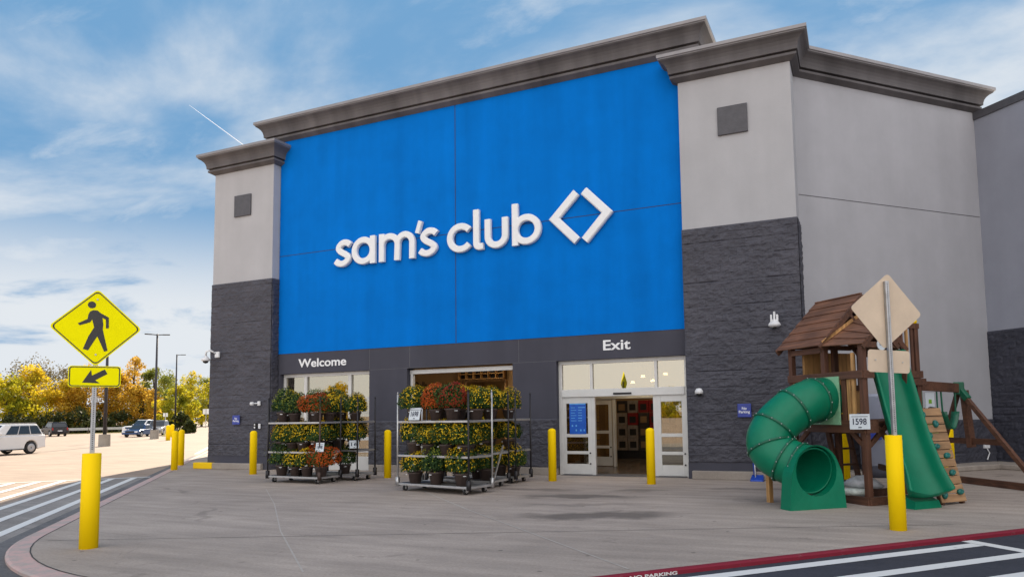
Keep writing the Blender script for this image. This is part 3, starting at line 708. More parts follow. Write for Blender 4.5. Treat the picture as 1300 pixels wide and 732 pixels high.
ex = glazed('exit_frame', 9.88, 13.44, 3.06, None)
part(MB().box(9.98, 13.34, yd - .03, yd + .12, 2.07, 2.27), 'door_header', M['alu'], ex, bevel=.006)
part(MB().box(11.45, 11.95, yd - .06, yd - .03, 2.11, 2.16), 'motion_sensor', M['black'], ex, bevel=.01)
for x in (10.83, 12.60): part(MB().box(x - .035, x + .035, yd - .005, yd + .12, 2.27, 2.95), 'mullion', M['alu'], ex)
part(MB().box(9.98, 13.34, yd + .05, yd + .058, 2.27, 2.95), 'transom_glass', M['glassT'], ex)
def leaf(x0, x1, y, hinge, parent=B, name='sliding_door', g='glassD', zt=2.07):
    d = MB()
    d.box(x0, x0 + .1, y, y + .05, .02, zt).box(x1 - .1, x1, y, y + .05, .02, zt).box(x0 + .1, x1 - .1, y, y + .05, zt - .17, zt).box(x0 + .1, x1 - .1, y, y + .05, .02, .29)
    d.box(x0 + .1, x1 - .1, y - .004, y + .05, .55, .63).box(x0 + .1, x1 - .1, y - .004, y + .05, 1.0, 1.09)
    o = part(d, name, M['alu'], parent, bevel=.005)
    for za, zb in ((.29, .55), (.63, 1.0), (1.09, zt - .17)):
        part(MB().box(x0 + .1, x1 - .1, y + .02, y + .028, za, zb), 'glass_pane', M[g], o)
    for z in (.3, .58): part(MB().lathe([(.0, 0), (.022, 0), (.022, .02), (0, .02)], 10, Matrix.Translation((hinge, y, z)) @ Matrix.Rotation(R(90), 4, 'X')), 'bolt_cap', M['black'], o)
    return o
lf = leaf(9.98, 10.80, yd + .02, 10.76); rt_ = leaf(12.60, 13.34, yd + .02, 13.3)
part(MB().box(10.80, 10.90, yd + .03, yd + .12, 0, 2.07).box(12.50, 12.60, yd + .03, yd + .12, 0, 2.07), 'door_jamb', M['alu'], ex)
il = leaf(9.42, 10.36, 3.14, 10.32, name='inner_door', zt=2.06)
part(MB().box(10.40, 10.48, 3.12, 3.24, 0, 2.06).box(9.3, 12.7, 3.1, 3.2, 2.06, 2.2), 'inner_door_frame', M['alu'])
part(MB().box(9.98, 13.34, -.02, .6, 0.003, .012), 'threshold', M['panel'])
ps = thing('door_poster', 'blue notice with pale lines taped inside left exit door glass', 'poster', (10.18, yd + .012, 1.08))
MB().box(0, .47, 0, .004, 0, .82).build('sheet', M['pblue'], ps)
pl_ = MB().box(0, .47, -.003, -.001, .79, .82)
for i in range(6):
    z = .70 - i * .07; pl_.box(.04, .04 + (.16 if i % 2 else .12), -.003, -.001, z, z + .016).box(.25, .25 + (.2 if i == 0 else .11), -.003, -.001, z, z + .02)
for x, z in ((.06, .2), (.17, .2), (.17, .08), (.3, .08), (.4, .08)): pl_.box(x, x + .04, -.003, -.001, z, z + .05)
pl_.build('printed_lines', M['lblue'], ps)

# stacked cartons seen through the exit doors
def carton(x, z, wd, hh, k, label, dy=0.):
    t = thing('carton', label, 'box', (x, 6.6 + dy, z), 0, 'cartons stacked inside the exit')
    c = [M['cardW'], M['cardR'], M['cardK']][k]
    MB().box(0, wd, 0, .6, 0, hh).build('box_body', c, t, bevel=.008)
    q = MB().box(.07, wd - .07, -.004, 0, hh * .2, hh * .72)
    q.build('printed_picture', [M['signblk'], M['signblk'], M['tan']][k], t)
M['cardW'] = mat('pale_carton', (.34, .28, .23), .7, 0, .25, 9); M['cardR'] = mat('red_carton', (.3, .015, .015), .6, 0, .2, 6); M['cardK'] = mat('dark_carton', (.05, .04, .035), .6, 0, .4, 6)
names = {0: 'pale', 1: 'red', 2: 'dark'}
rows = ['floor level', 'second level', 'third level', 'top level']; cols_ = ['leftmost', 'second', 'third', 'fourth', 'fifth']
pat = [[0, 0, 2, 1, 0], [0, 0, 2, 1, 0], [0, 1, 2, 1, 2], [2, 0, 1, 1, 0]]
M['pallet'] = M['steeld']
tag(MB().box(9.35, 12.2, 6.55, 7.3, 0, .3).build('pallet_skid', M['steeld']), 'dark low skid carrying the cartons inside the exit', 'pallet')
for i in range(4):
    for j in range(5):
        carton(9.38 + j * .40, .3 + i * .44, .37, .43, pat[i][j], f'{names[pat[i][j]]} printed carton, {cols_[j]} from the left, {rows[i]} of stack inside exit')
rk2 = thing('stock_shelf', 'dark shelving with yellow goods behind the inner exit door glass', 'shelf', (7.9, 5.2, 0))
q = MB()
for z in (.1, .7, 1.3, 1.9): q.box(0, 1.35, 0, .5, z, z + .04)
for x in (0, 1.31): q.box(x, x + .04, 0, .5, 0, 2.3)
q.build('rack_frame', M['steeld'], rk2)
q = MB(); 
for z in (.74, 1.34): 
    for i in range(4): q.box(.06 + i * .32, .34 + i * .32, .05, .45, z, z + .36 + .05 * (i % 2))
q.build('goods', M['yellowk'], rk2)

# ------------------------------------------------------------------ raised lettering
def stroke(mb, path, wd, d, bev=.022):
    """solid letter stroke along a 2D path (x, z) on the wall, chamfered edges"""
    P = [Vector((p[0], p[1])) for p in path]; n = len(P)
    sec = [(-wd / 2, 0), (-wd / 2, d - bev), (-wd / 2 + bev, d), (wd / 2 - bev, d), (wd / 2, d - bev), (wd / 2, 0)]
    vs = []
    closed = (P[0] - P[-1]).length < 1e-4
    if closed: P = P[:-1]; n -= 1
    for i in range(n):
        if closed: a = (P[i] - P[i - 1]).normalized(); b = (P[(i + 1) % n] - P[i]).normalized()
        else:
            a = (P[i] - P[i - 1]).normalized() if i else (P[1] - P[0]).normalized(); b = (P[i + 1] - P[i]).normalized() if i < n - 1 else a
        na = Vector((-a.y, a.x)); nb = Vector((-b.y, b.x)); nr = (na + nb).normalized(); k = 1 / max(.4, nr.dot(na))
        vs += [(P[i].x + nr.x * o * k, -dd, P[i].y + nr.y * o * k) for o, dd in sec]
    m = 6; R_ = n if closed else n - 1
    fs = [(i * m + j, ((i + 1) % n) * m + j, ((i + 1) % n) * m + j + 1, i * m + j + 1) for i in range(R_) for j in range(m - 1)]
    fs += [(i * m + 5, ((i + 1) % n) * m + 5, ((i + 1) % n) * m, i * m) for i in range(R_)]
    if not closed: fs += [tuple(range(m - 1, -1, -1)), tuple((n - 1) * m + j for j in range(m))]
    mb.add(vs, fs)
def arc(cx, cz, rx, rz, a0, a1, n=20): return [(cx + rx * math.cos(R(a0 + (a1 - a0) * i / n)), cz + rz * math.sin(R(a0 + (a1 - a0) * i / n))) for i in range(n + 1)]
SG = thing('facade_sign', 'big white raised lettering with a split diamond emblem on blue wall', 'sign', (0, -.03, 0))
D = .11; Wd = .195; z0, z1 = 6.32, 7.18; zc = (z0 + z1) / 2; hw = Wd / 2
def letter(strokes, nm='letter'):
    mb = MB()
    for i, s in enumerate(strokes): stroke(mb, s, Wd, D + .003 * i)
    return mb.build(nm, M['white'], SG)
def S(x0, x1):
    w_ = x1 - x0; cx = (x0 + x1) / 2; r = w_ / 2 - hw; h_ = (z1 - z0) / 2 - hw
    zt, zb = z1 - hw, z0 + hw; q = (zt - zb) / 4
    return [(x1 - hw * .5, zt - .10), (x1 - hw * 1.35, zt - .015), (cx + .02, zt + .01), (x0 + hw + .12, zt - .04), (x0 + hw + .015, zt - q * .95), (x0 + hw + .10, zt - q * 1.6), (cx, zc), (x1 - hw - .08, zb + q * 1.55), (x1 - hw + .005, zb + q * .95), (x1 - hw - .10, zb + .045), (cx - .02, zb - .01), (x0 + hw * 1.3, zb + .02), (x0 + hw * .35, zb + .10)]
def smooth(p, it=2):
    for _ in range(it):
        q = [p[0]]
        for i in range(len(p) - 1):
            a, b = Vector(p[i]), Vector(p[i + 1]); q += [tuple(a * .75 + b * .25), tuple(a * .25 + b * .75)]
        p = q + [p[-1]]
    return p
letter([smooth(S(2.40, 3.04))])
letter([arc(3.50, zc, .345, .335, 0, 360, 40), [(3.855, z0), (3.855, z1)]])
letter([[(4.19, z0), (4.19, z1)], arc(4.485, 6.82, .29, .26, 180, 0, 24) + [(4.755, z0)], arc(5.04, 6.82, .265, .26, 180, 0, 24) + [(5.30, z0)]])
mb = MB(); stroke(mb, [(5.60, 7.42), (5.48, 7.06)], .15, D); mb.build('apostrophe', M['white'], SG)
letter([smooth(S(5.56, 6.20))])
letter([arc(6.98, zc, .36, .335, 38, 322, 34)])
letter([smooth([(7.50, 7.51), (7.50, 6.62), (7.50, 6.47), (7.58, 6.415), (7.73, 6.43)], 2)])
letter([[(7.875, z1), (7.875, 6.70)] + arc(8.15, 6.67, .275, .255, 180, 360, 24)[0:], [(8.43, z0 + .33), (8.43, z1)]])
letter([[(8.745, z0), (8.745, 7.51)], arc(9.10, zc, .35, .335, 0, 360, 40)])
mb = MB(); stroke(mb, [(10.605, 7.585), (9.945, 6.93), (10.605, 6.255)], .235, D, .03); mb.build('emblem_half', M['white'], SG)
mb = MB(); stroke(mb, [(10.825, 7.595), (11.475, 6.93), (10.825, 6.245)], .235, D, .03); mb.build('emblem_half', M['white'], SG)
tag(text('welcome_lettering', 'Welcome', M['white'], (.86, -.0, 3.24), (1, 0, 0), (0, 0, 1), 1.92, .27, -.03, .018), 'white word Welcome on dark band over the left window', 'sign')
tag(text('exit_lettering', 'Exit', M['white'], (11.24, -.0, 3.27), (1, 0, 0), (0, 0, 1), .75, .27, -.03, .018), 'white word Exit on dark band over the sliding doors', 'sign')

# ------------------------------------------------------------------ small wall fixtures
def np_sign(x0, x1, z0, z1, y, label):
    t = thing('no_parking_sign', label, 'sign', (x0, y, z0), 0, 'blue no parking plates')
    w_, h_ = x1 - x0, z1 - z0
    MB().box(0, w_, -.02, 0, 0, h_).build('plate', M['nblue'], t, bevel=.01)
    text('lettering', 'No', M['white'], (w_ * .33, -.021, h_ * .56), (1, 0, 0), (0, 0, 1), w_ * .34, h_ * .2, -.003, .02, t)
    text('lettering', 'Parking', M['white'], (w_ * .1, -.021, h_ * .24), (1, 0, 0), (0, 0, 1), w_ * .8, h_ * .26, -.003, .02, t)
np_sign(-1.54, -1.22, 1.45, 1.75, -.37, 'small blue no parking plate on left block pillar')
np_sign(14.69, 15.01, 1.48, 1.80, TY - .065, 'small blue no parking plate on block wall right of exit')
t = thing('security_camera', 'white dome camera on bent arm high on left block pillar', 'security camera', (-2.28, -.35, 3.78), 0)
MB().box(-.09, .09, -.07, 0, -.1, .1).build('bracket', M['whitep'], t, bevel=.015)
MB().tube([(-.05, -.06, .05), (-.15, -.2, .14), (-.25, -.26, .1), (-.26, -.27, -.05)], .03, 10).build('arm', M['whitep'], t, True)
MB().lathe([(.0, .1), (.05, .1), (.13, 0), (.14, -.05), (.1, -.07), (0, -.07)], 18, Matrix.Translation((-.26, -.27, -.15))).build('housing', M['whitep'], t, True)
MB().lathe([(0, -.06), (.09, -.06), (.075, -.12), (0, -.15)], 16, Matrix.Translation((-.26, -.27, -.15))).build('lens_dome', M['black'], t, True)
t = thing('security_camera', 'white three finned camera high on block wall right of exit', 'security camera', (15.63, TY - .045, 3.70))
MB().lathe([(0, .0), (.1, .0), (.14, -.06), (.14, -.1), (.08, -.13), (0, -.13)], 18, Matrix.Translation((0, -.14, .0))).build('housing', M['whitep'], t, True)
MB().box(-.09, -.045, -.16, 0, -.02, .17).box(-.02, .025, -.16, 0, -.02, .24).box(.045, .09, -.16, 0, -.02, .17).box(-.09, .09, -.14, 0, -.02, .06).build('bracket', M['whitep'], t, bevel=.008)
MB().lathe([(0, -.12), (.05, -.12), (.04, -.16), (0, -.17)], 14, Matrix.Translation((0, -.14, 0))).build('lens_dome', M['black'], t, True)
t = thing('security_camera', 'small white wall camera low on left block pillar', 'security camera', (-.40, -.35, 2.12))
MB().box(-.05, .05, -.05, 0, -.07, .07).tube([(0, -.04, .0), (-.1, -.12, .0)], .02, 8).build('bracket', M['whitep'], t, bevel=.01)
MB().lathe([(0, .06), (.05, .05), (.07, 0), (.05, -.05), (0, -.06)], 16, Matrix.Translation((-.16, -.16, -.01))).build('housing', M['whitep'], t, True)
t = thing('security_camera', 'small white dome camera beside right exit door frame', 'security camera', (13.79, TY - .045, 2.10))
MB().lathe([(0, .1), (.06, .09), (.1, .03), (.105, -.04), (0, -.04)], 18, Matrix.Translation((0, -.07, 0))).build('housing', M['whitep'], t, True)
MB().lathe([(0, -.03), (.06, -.04), (.045, -.08), (0, -.1)], 14, Matrix.Translation((0, -.08, 0))).build('lens_dome', M['black'], t, True)
t = thing('card_reader', 'black card reader with pale keys on left block pillar', 'card reader', (-.60, -.36, 1.30))
MB().box(0, .14, -.05, 0, 0, .2).build('case', M['black'], t, bevel=.02); MB().lathe([(0, 0), (.03, 0), (.03, .01), (0, .01)], 12, Matrix.Translation((.07, -.05, .05)) @ Matrix.Rotation(R(90), 4, 'X')).lathe([(0, 0), (.025, 0), (.025, .01), (0, .01)], 12, Matrix.Translation((.07, -.05, .14)) @ Matrix.Rotation(R(90), 4, 'X')).build('key', M['whitep'], t)
t = thing('door_bell', 'narrow white bell box right of the black card reader', 'door bell', (-.40, -.36, 1.31))
MB().box(0, .085, -.04, 0, 0, .16).build('case', M['whitep'], t, bevel=.015); MB().box(.02, .065, -.046, -.04, .03, .07).build('button', M['card'], t)
hb = thing('hose_box', 'small white utility box low on the far angled wall', 'utility box', TC @ Vector((6.0, -.02, .5)), A45)
MB().box(-.1, .1, -.08, 0, 0, .2).build('box_body', M['whitep'], hb, bevel=.02); MB().tube([(0, -.05, .0), (.05, -.08, -.12), (-.05, -.08, -.3)], .015, 6).build('pipe', M['whitep'], hb)

# ------------------------------------------------------------------ bollards
def bollard(x, y, label, r=.1, h=1.28, z=0., group='yellow bollards along the store front'):
    o = MB().lathe([(0, -.05), (r, -.05), (r, h - r * .75)] + [(r * math.cos(R(a)), h - r * .75 + r * .75 * math.sin(R(a))) for a in (15, 30, 45, 60, 75)] + [(0.001, h)], 24).build('bollard', M['yellow'], None, True)
    o.location = (x, y, z); tag(o, label, 'bollard', group)
bollard(-3.4, -1.0, 'left of two yellow bollards by kerb beyond the left pillar')
bollard(-5.26, .73, 'right and farther of two yellow bollards by kerb beyond the left pillar')
bollard(.82, -1.72, 'yellow bollard in front of left block pillar')
bollard(5.67, -1.75, 'yellow bollard standing between the two groups of plant carts', .095)
bollard(10.39, -1.51, 'yellow bollard left of the exit doors')
bollard(12.92, -1.66, 'yellow bollard before the right exit door')
bollard(17.01, -.83, 'yellow bollard seen under the playset deck', .115, 1.9)
bollard(19.3, 2.01, 'yellow bollard behind the climbing ramp', .13, 1.17)
for d_, r_, lb in ((142.2, 66, 'tiny yellow bollard far off beside parked grey truck'), (141.95, 78, 'tiny yellow bollard far off at start of side road')):
    bollard(*polar(d_, r_)[:2], lb, .17, 1.25, -.06, 'far yellow bollards by the side road')
tag(MB().box(0, .55, 0, .2, 0, .16).build('yellow_wheel_stop', M['yellowk'], None, bevel=.02), 'yellow painted block on pavement behind tube slide', 'block').location = (15.75, -.62, 0)

# ------------------------------------------------------------------ crosswalk sign (facing) and its twin seen from behind
def rounded_diamond(h, r=.05, n=6):
    pts = []
    for k in range(4):
        a = 90 * k; c = Vector((math.cos(R(a)), math.sin(R(a)))) * (h - r * 1.414)
        for i in range(n + 1):
            t = R(a - 45 + 90 * i / n); pts.append((c.x + r * math.cos(t), c.y + r * math.sin(t)))
    return pts
def rrect(w_, h_, r=.04, n=5):
    pts = []
    for sx, sy, a0 in ((1, 1, 0), (-1, 1, 90), (-1, -1, 180), (1, -1, 270)):
        for i in range(n + 1):
            t = R(a0 + 90 * i / n); pts.append((sx * (w_ / 2 - r) + r * math.cos(t), sy * (h_ / 2 - r) + r * math.sin(t)))
    return pts
def ped():
    man = [[(-.06, .40 + .0), ], ]
    k = .0
    body = [(-.135, .205), (-.17, .10), (-.185, .02), (-.335, -.06), (-.36, -.01), (-.33, .0)]
    return body
FX = Matrix.Rotation(R(90), 4, 'X')                      # local (x, y) -> (x, z), facing -y
def sign_post(name, label, loc, rotz, sleeve_h, sleeve_r, top, holes=True):
    t = thing(name, label, 'road sign', loc, rotz)
    MB().lathe([(0, -.05), (sleeve_r, -.05), (sleeve_r, sleeve_h), (sleeve_r - .012, sleeve_h + .004), (0, sleeve_h + .004)], 22).build('post_sleeve', M['yellow'], t, True)
    p = MB(); w_ = .027
    p.box(-w_, w_, .0, .054, sleeve_h - .1, top)
    po = p.build('post', M['galv'], t, bevel=.004)
    h_ = MB(); z = sleeve_h + .06
    while z < top - .03:
        for yy in (-.0015, .0545): h_.box(-.006, .006, yy, yy + .001, z - .006, z + .006)
        z += .0254
    h_.build('post_hole', M['hole'], po)
    return t
bx = Vector((8.045, -11.235, 0)); face = math.atan2(CAMY - bx.y, CAMX - bx.x) + PI / 2
t = sign_post('crosswalk_sign', 'yellow pedestrian crossing sign with arrow plate on left post', bx, face, 1.22, .108, 2.95)
HZ = 2.885; hd = .52
dm = MB().prism(rounded_diamond(hd), 0, .004, Matrix.Translation((0, -.006, HZ)) @ FX).build('diamond_plate', M['lime'], t)
def ring(outp, inp, T):
    n = len(outp); return MB().add([(x, y, 0) for x, y in outp] + [(x, y, 0) for x, y in inp], [(i, (i + 1) % n, n + (i + 1) % n, n + i) for i in range(n)], T)
Tf = Matrix.Translation((0, -.0125, HZ)) @ FX
ring(rounded_diamond(hd - .022), rounded_diamond(hd - .040), Tf).build('border', M['signblk'], dm)
# walking figure: pixel outline of the symbol in metres (x right, y up)
q = .00180
figs = [[(262, 210), (270, 192), (290, 180), (318, 181), (340, 198), (390, 222), (392, 292), (374, 292), (371, 236), (350, 226), (357, 270), (354, 300), (389, 435), (368, 442), (322, 345), (268, 436), (236, 428), (268, 345), (300, 290), (287, 240), (275, 258), (212, 280), (199, 268), (258, 238)],
        [(282 + 26 * math.cos(2 * PI * i / 20), 147 + 22 * math.sin(2 * PI * i / 20)) for i in range(20)]]
fm = MB()
for g_ in figs:
    pts = [((x - 316) * q, (291 - y) * q * 1.17) for x, y in g_]
    fm.add([(x, y, 0) for x, y in pts], [tuple(range(len(pts)))], Tf)
fo = fm.build('walking_figure', M['signblk'], dm)
bolt = MB()
for zz in (.38, -.36): bolt.lathe([(0, 0), (.012, 0), (.012, .006), (0, .006)], 8, Matrix.Translation((0, -.012, HZ + zz)) @ Matrix.Rotation(R(90), 4, 'X'))
bolt.build('bolt', M['galv'], dm)
ap = MB().prism(rrect(.585, .28, .04), 0, .004, Matrix.Translation((0, -.006, 2.235)) @ FX).build('arrow_plate', M['lime'], t)
Ta = Matrix.Translation((0, -.0125, 2.235)) @ FX
ring(rrect(.565, .26, .035), rrect(.541, .236, .028), Ta).build('border', M['signblk'], ap)
arr = [(235, 658), (287, 577), (293, 613), (370, 573), (388, 602), (314, 643), (343, 662)]
MB().add([((x - 311) * .00182, (619 - y) * .0021, 0) for x, y in arr], [tuple(range(len(arr)))], Ta).build('arrow', M['signblk'], ap)

bx2 = Vector((17.77, -6.69, 0)); face2 = math.atan2(CAMY - bx2.y, CAMX - bx2.x) - PI / 2 + R(33)
t2 = sign_post('warning_sign', 'blank tan back of diamond sign and plate on right post before playset', bx2, face2, 1.27, .108, 3.40)
T2 = Matrix.Translation((0, -.004, 2.985)) @ FX @ Matrix.Rotation(R(5.5), 4, 'Z')
MB().prism(rounded_diamond(.535), 0, .005, T2).build('diamond_plate', M['tanback'], t2)
T3 = Matrix.Translation((0, -.004, 2.285)) @ FX @ Matrix.Rotation(R(3), 4, 'Z')
MB().prism(rrect(.62, .31, .04), 0, .005, T3).build('lower_plate', M['tanback'], t2)
b2 = MB()
for x, z in ((-.2, 2.27), (.2, 2.31)): b2.lathe([(0, 0), (.01, 0), (.01, .006), (0, .006)], 8, Matrix.Translation((x, .002, z)) @ Matrix.Rotation(R(-90), 4, 'X'))
b2.build('bolt', M['galv'], t2)

# ------------------------------------------------------------------ plant carts and mums
def price_card(loc, rotz, s, label, body, tilt=12.):
    t = thing('price_card', label, 'price card', loc, rotz, 'price cards')
    T = Matrix.Rotation(R(-tilt), 4, 'X')
    MB().box(-s * .62, s * .62, 0, .006, 0, s, T).build('card', M['card'], t)
    o = text('price_figures', body, M['ink'], (-s * .42, -.004, s * .3), (1, 0, 0), (0, 0, 1), s * .84, s * .42, -.002, .015, t)
    o.data.transform(T)
    o = MB().box(-s * .5, s * .5, -.004, -.002, s * .82, s * .85, T).box(-s * .1, s * .1, -.004, -.002, s * .1, s * .16, T).build('printed_lines', M['ink'], t)
    return t
def cart(label, loc, rotz, wd, dp, posts, shelfz=(.16, .78, 1.52)):
    t = thing('plant_cart', label, 'plant cart', loc, rotz, 'steel plant carts')
    for x, y, mt in posts:
        MB().tube([(x, y, .12), (x, y, 2.12)], .021, 10).lathe([(0, 0), (.018, 0), (.01, .05), (0, .06)], 8, Matrix.Translation((x, y, 2.12))).box(x - .035, x + .035, y - .035, y + .035, .1, .3).build('post', M[mt], t, True)
    for k, z in enumerate(shelfz):
        sh = MB().box(.03, wd - .03, .03, dp - .03, z - .012, z).build('shelf', M['shelf'], t)
        MB().box(0, wd, -.012, .03, z - .035, z + .012).box(0, wd, dp - .03, dp + .012, z - .035, z + .012).box(-.012, .03, .03, dp - .03, z - .035, z + .012).box(wd - .03, wd + .012, .03, dp - .03, z - .035, z + .012).build('shelf_rim', M['steel'], sh, bevel=.006)
    for x, y in ((.16, .08), (wd - .16, .08), (.16, dp - .08), (wd - .16, dp - .08)):
        c = MB().tube([(x - .025, y, .062), (x + .025, y, .062)], .06, 18).build('caster', M['black'], t)
        MB().box(x - .05, x - .03, y - .03, y + .03, .05, .125).box(x + .03, x + .05, y - .03, y + .03, .05, .125).tube([(x - .029, y, .062), (x + .029, y, .062)], .03, 12).build('caster_fork', M['steel'], c)
    return t
def mum_mesh(seed, flower, nf, r=.32, h=.33, leaf='mum'):
    rn = random.Random(seed); lv = []; fv = []
    bumps = [(rn.uniform(0, 2 * PI), rn.uniform(.1, 1.3), rn.uniform(-.24, .3)) for _ in range(12)]
    def pt(k=1.):
        a = rn.uniform(0, 2 * PI); e = math.asin(rn.uniform(-.42, 1)); s = 1
        for ba, be, bh in bumps:
            d2 = (math.cos(a - ba) * math.cos(e) * math.cos(be) + math.sin(e) * math.sin(be)); s += bh * max(0, (d2 - .7) / .3) 
        rr = r * s * k * rn.uniform(.9, 1.05)
        return Vector((math.cos(a) * math.cos(e) * rr, math.sin(a) * math.cos(e) * rr, math.sin(e) * rr * h / r + .12)), Vector((math.cos(a) * math.cos(e), math.sin(a) * math.cos(e), math.sin(e)))
    def quad(lst, p, nrm, sz, jit):
        nv = (nrm + Vector((rn.uniform(-jit, jit), rn.uniform(-jit, jit), rn.uniform(-jit, jit)))).normalized()
        u_ = nv.orthogonal().normalized(); v_ = nv.cross(u_); th = rn.uniform(0, 2 * PI); a = u_ * math.cos(th) + v_ * math.sin(th); b = nv.cross(a)
        lst += [p - a * sz, p + b * sz * .55, p + a * sz, p - b * sz * .55]
    for i in range(1700):
        k = rn.uniform(.55, 1.0) ** .5; p, nn = pt(k); quad(lv, p, nn, rn.uniform(.02, .036), .9)
    for i in range(nf):
        p, nn = pt(1.03); 
        if nn.z < -.25 and rn.random() < .7: continue
        if flower not in ('fr', 'fd') and rn.random() > .25 + .75 * max(0, nn.z): continue
        sz = rn.uniform(.015, .024)
        quad(fv, p, nn, sz, .4); quad(fv, p + nn * .004, nn, sz * .9, .6)
    return lv, fv
VAR = {}
def mk(kind, flower, nf, leaf, seeds):
    VAR[kind] = []
    for s in seeds:
        lv, fv = mum_mesh(s, flower, nf)
        a = quads('foliage', lv, M[leaf]); b = quads('blossom', fv, M[flower]); VAR[kind].append((a.data, b.data))
        bpy.data.objects.remove(a); bpy.data.objects.remove(b)
mk('yellow', 'fy', 900, 'mum', (1, 2, 3, 4)); mk('green', 'fg', 620, 'mumd', (11, 12)); mk('rust', 'fr', 1900, 'mum', (21, 22)); mk('dark red', 'fd', 1300, 'mum', (31,))
pm = MB().lathe([(0, 0), (.115, 0), (.15, .22), (.168, .222), (.168, .26), (.15, .26), (.14, .24), (0, .24)], 20)
o = pm.build('pot', M['pot'], None, True); POT = o.data; bpy.data.objects.remove(o)
o = MB().box(-.03, .03, -.2, -.172, .2, .215).build('plant_tag', M['white']); TAG = o.data; bpy.data.objects.remove(o)
prn = random.Random(5)
def mum(cart_o, x, y, z, kind, label, s=1.):
    p = cart_o.matrix_basis @ Vector((x, y, z)) 
    T = Matrix.Translation(cart_o.location) @ Matrix.Rotation(cart_o.rotation_euler.z, 4, 'Z'); p = T @ Vector((x, y, z))
    t = thing('potted_mum', label, 'potted flower', p, prn.uniform(-1.0, 1.0), 'potted mums on the plant carts')
    t.scale = (s, s, s * prn.uniform(.92, 1.08))
    a, b = prn.choice(VAR[kind])
    for nm, me, zz in (('pot', POT, 0), ('foliage', a, .3), ('blossom', b, .3), ('plant_tag', TAG, 0)):
        o = bpy.data.objects.new(nm, me); C.objects.link(o); o.parent = t; o.location = (0, 0, zz)
        if nm in ('foliage', 'blossom'): o.rotation_euler = (0, 0, prn.uniform(0, 6.28)); 
ORD = ['leftmost', 'second from left', 'third from left', 'fourth from left', 'fifth from left']
SH = {.16: 'bottom', .78: 'middle', 1.52: 'top'}
def stock(co, nm, plan, dp):
    for z, front, back in plan:
        for row, lst in (('front row', front), ('back row', back)):
            for i, (x, kind) in enumerate(lst):
                y = .19 if row == 'front row' else dp - .19
                mum(co, x, y, z + .001, kind, f'{kind} mum, {ORD[i]} in {row} of {SH[z]} shelf, {nm}', prn.uniform(.92, 1.04))
Y, G_, U, DR = 'yellow', 'green', 'rust', 'dark red'
ca = cart('plant cart nearest the left pillar, black and rusty posts', (3.27, -3.56, 0), R(-4), 1.82, .70, [(0, 0, 'steeld'), (1.82, 0, 'rust'), (0, .70, 'steeld'), (1.82, .70, 'steeld')])
stock(ca, 'leftmost cart', [(1.52, [(.33, G_), (.75, G_), (1.52, U)], [(.36, Y), (1.1, G_), (1.6, Y)]), (.78, [(.30, Y), (.68, Y), (1.06, Y), (1.55, Y)], [(.5, Y), (.9, Y), (1.35, Y)]), (.16, [(.3, G_), (.78, Y), (1.2, Y), (1.68, U)], [(.55, G_), (1.35, Y)])], .70)
cb_ = cart('plant cart behind the leftmost one, black posts, window at its back', (3.75, -2.62, 0), R(-4), 1.72, .66, [(0, 0, 'steeld'), (1.72, 0, 'steeld'), (0, .66, 'steeld'), (1.72, .66, 'steeld')])
stock(cb_, 'cart behind leftmost', [(1.52, [(.96, Y), (1.46, Y)], [(.4, Y), (1.2, Y)]), (.78, [(.9, Y), (1.42, Y)], [(.4, Y), (1.15, Y)]), (.16, [(1.12, G_)], [])], .66)
price_card((5.1, -3.72, .80), R(-4), .22, 'small white price card at right end of leftmost cart middle shelf', '1698', 8)
price_card((5.42, -2.80, .84), R(60), .2, 'small white price card on right end of cart behind leftmost', '16', 8)
cc = cart('large front plant cart before the entrance with silver left post', (7.88, -4.34, 0), R(-12), 2.12, .74, [(0, 0, 'steel'), (2.12, 0, 'steeld'), (0, .74, 'steel'), (2.12, .74, 'steel')])
stock(cc, 'front entrance cart', [(1.52, [(.33, Y), (1.02, U), (1.5, DR)], [(.7, Y), (1.35, Y), (1.86, Y)]), (.78, [(.34, Y), (.80, Y), (1.32, Y), (1.84, Y)], [(.6, Y), (1.1, Y), (1.6, Y)]), (.16, [(.36, Y), (1.0, G_), (1.74, Y)], [(.7, G_), (1.4, Y)])], .74)
price_card(cc.location + Vector((.55, -.18, 1.55)), R(-12), .27, 'white price card on top shelf of front entrance cart', '1698', 12)
cd = cart('middle plant cart before the entrance, dark posts and folding side', (7.95, -3.30, 0), R(-6), 1.85, .68, [(0, 0, 'steeld'), (1.85, 0, 'steeld'), (0, .68, 'steeld'), (1.85, .68, 'steeld')])
stock(cd, 'middle entrance cart', [(1.52, [(.35, Y), (1.2, Y), (1.68, Y)], [(.8, Y), (1.4, Y)]), (.78, [(.5, Y), (1.45, Y)], [(1.1, Y)]), (.16, [(1.55, Y)], [(1.1, Y)])], .68)
MB().bar((1.87, .05, .2), (1.93, .34, .95), .03).build('fold_arm', M['steel'], cd)
ce = cart('rear plant cart against the entrance wall, dark posts', (8.0, -2.15, 0), R(-6), 1.82, .68, [(0, 0, 'steeld'), (1.82, 0, 'steeld'), (0, .68, 'steeld'), (1.82, .68, 'steeld')])
stock(ce, 'rear entrance cart', [(1.52, [(1.0, Y), (1.5, Y)], [(.5, Y)]), (.78, [(.95, Y), (1.5, Y)], []), (.16, [(1.25, Y), (1.65, Y)], [])], .68)

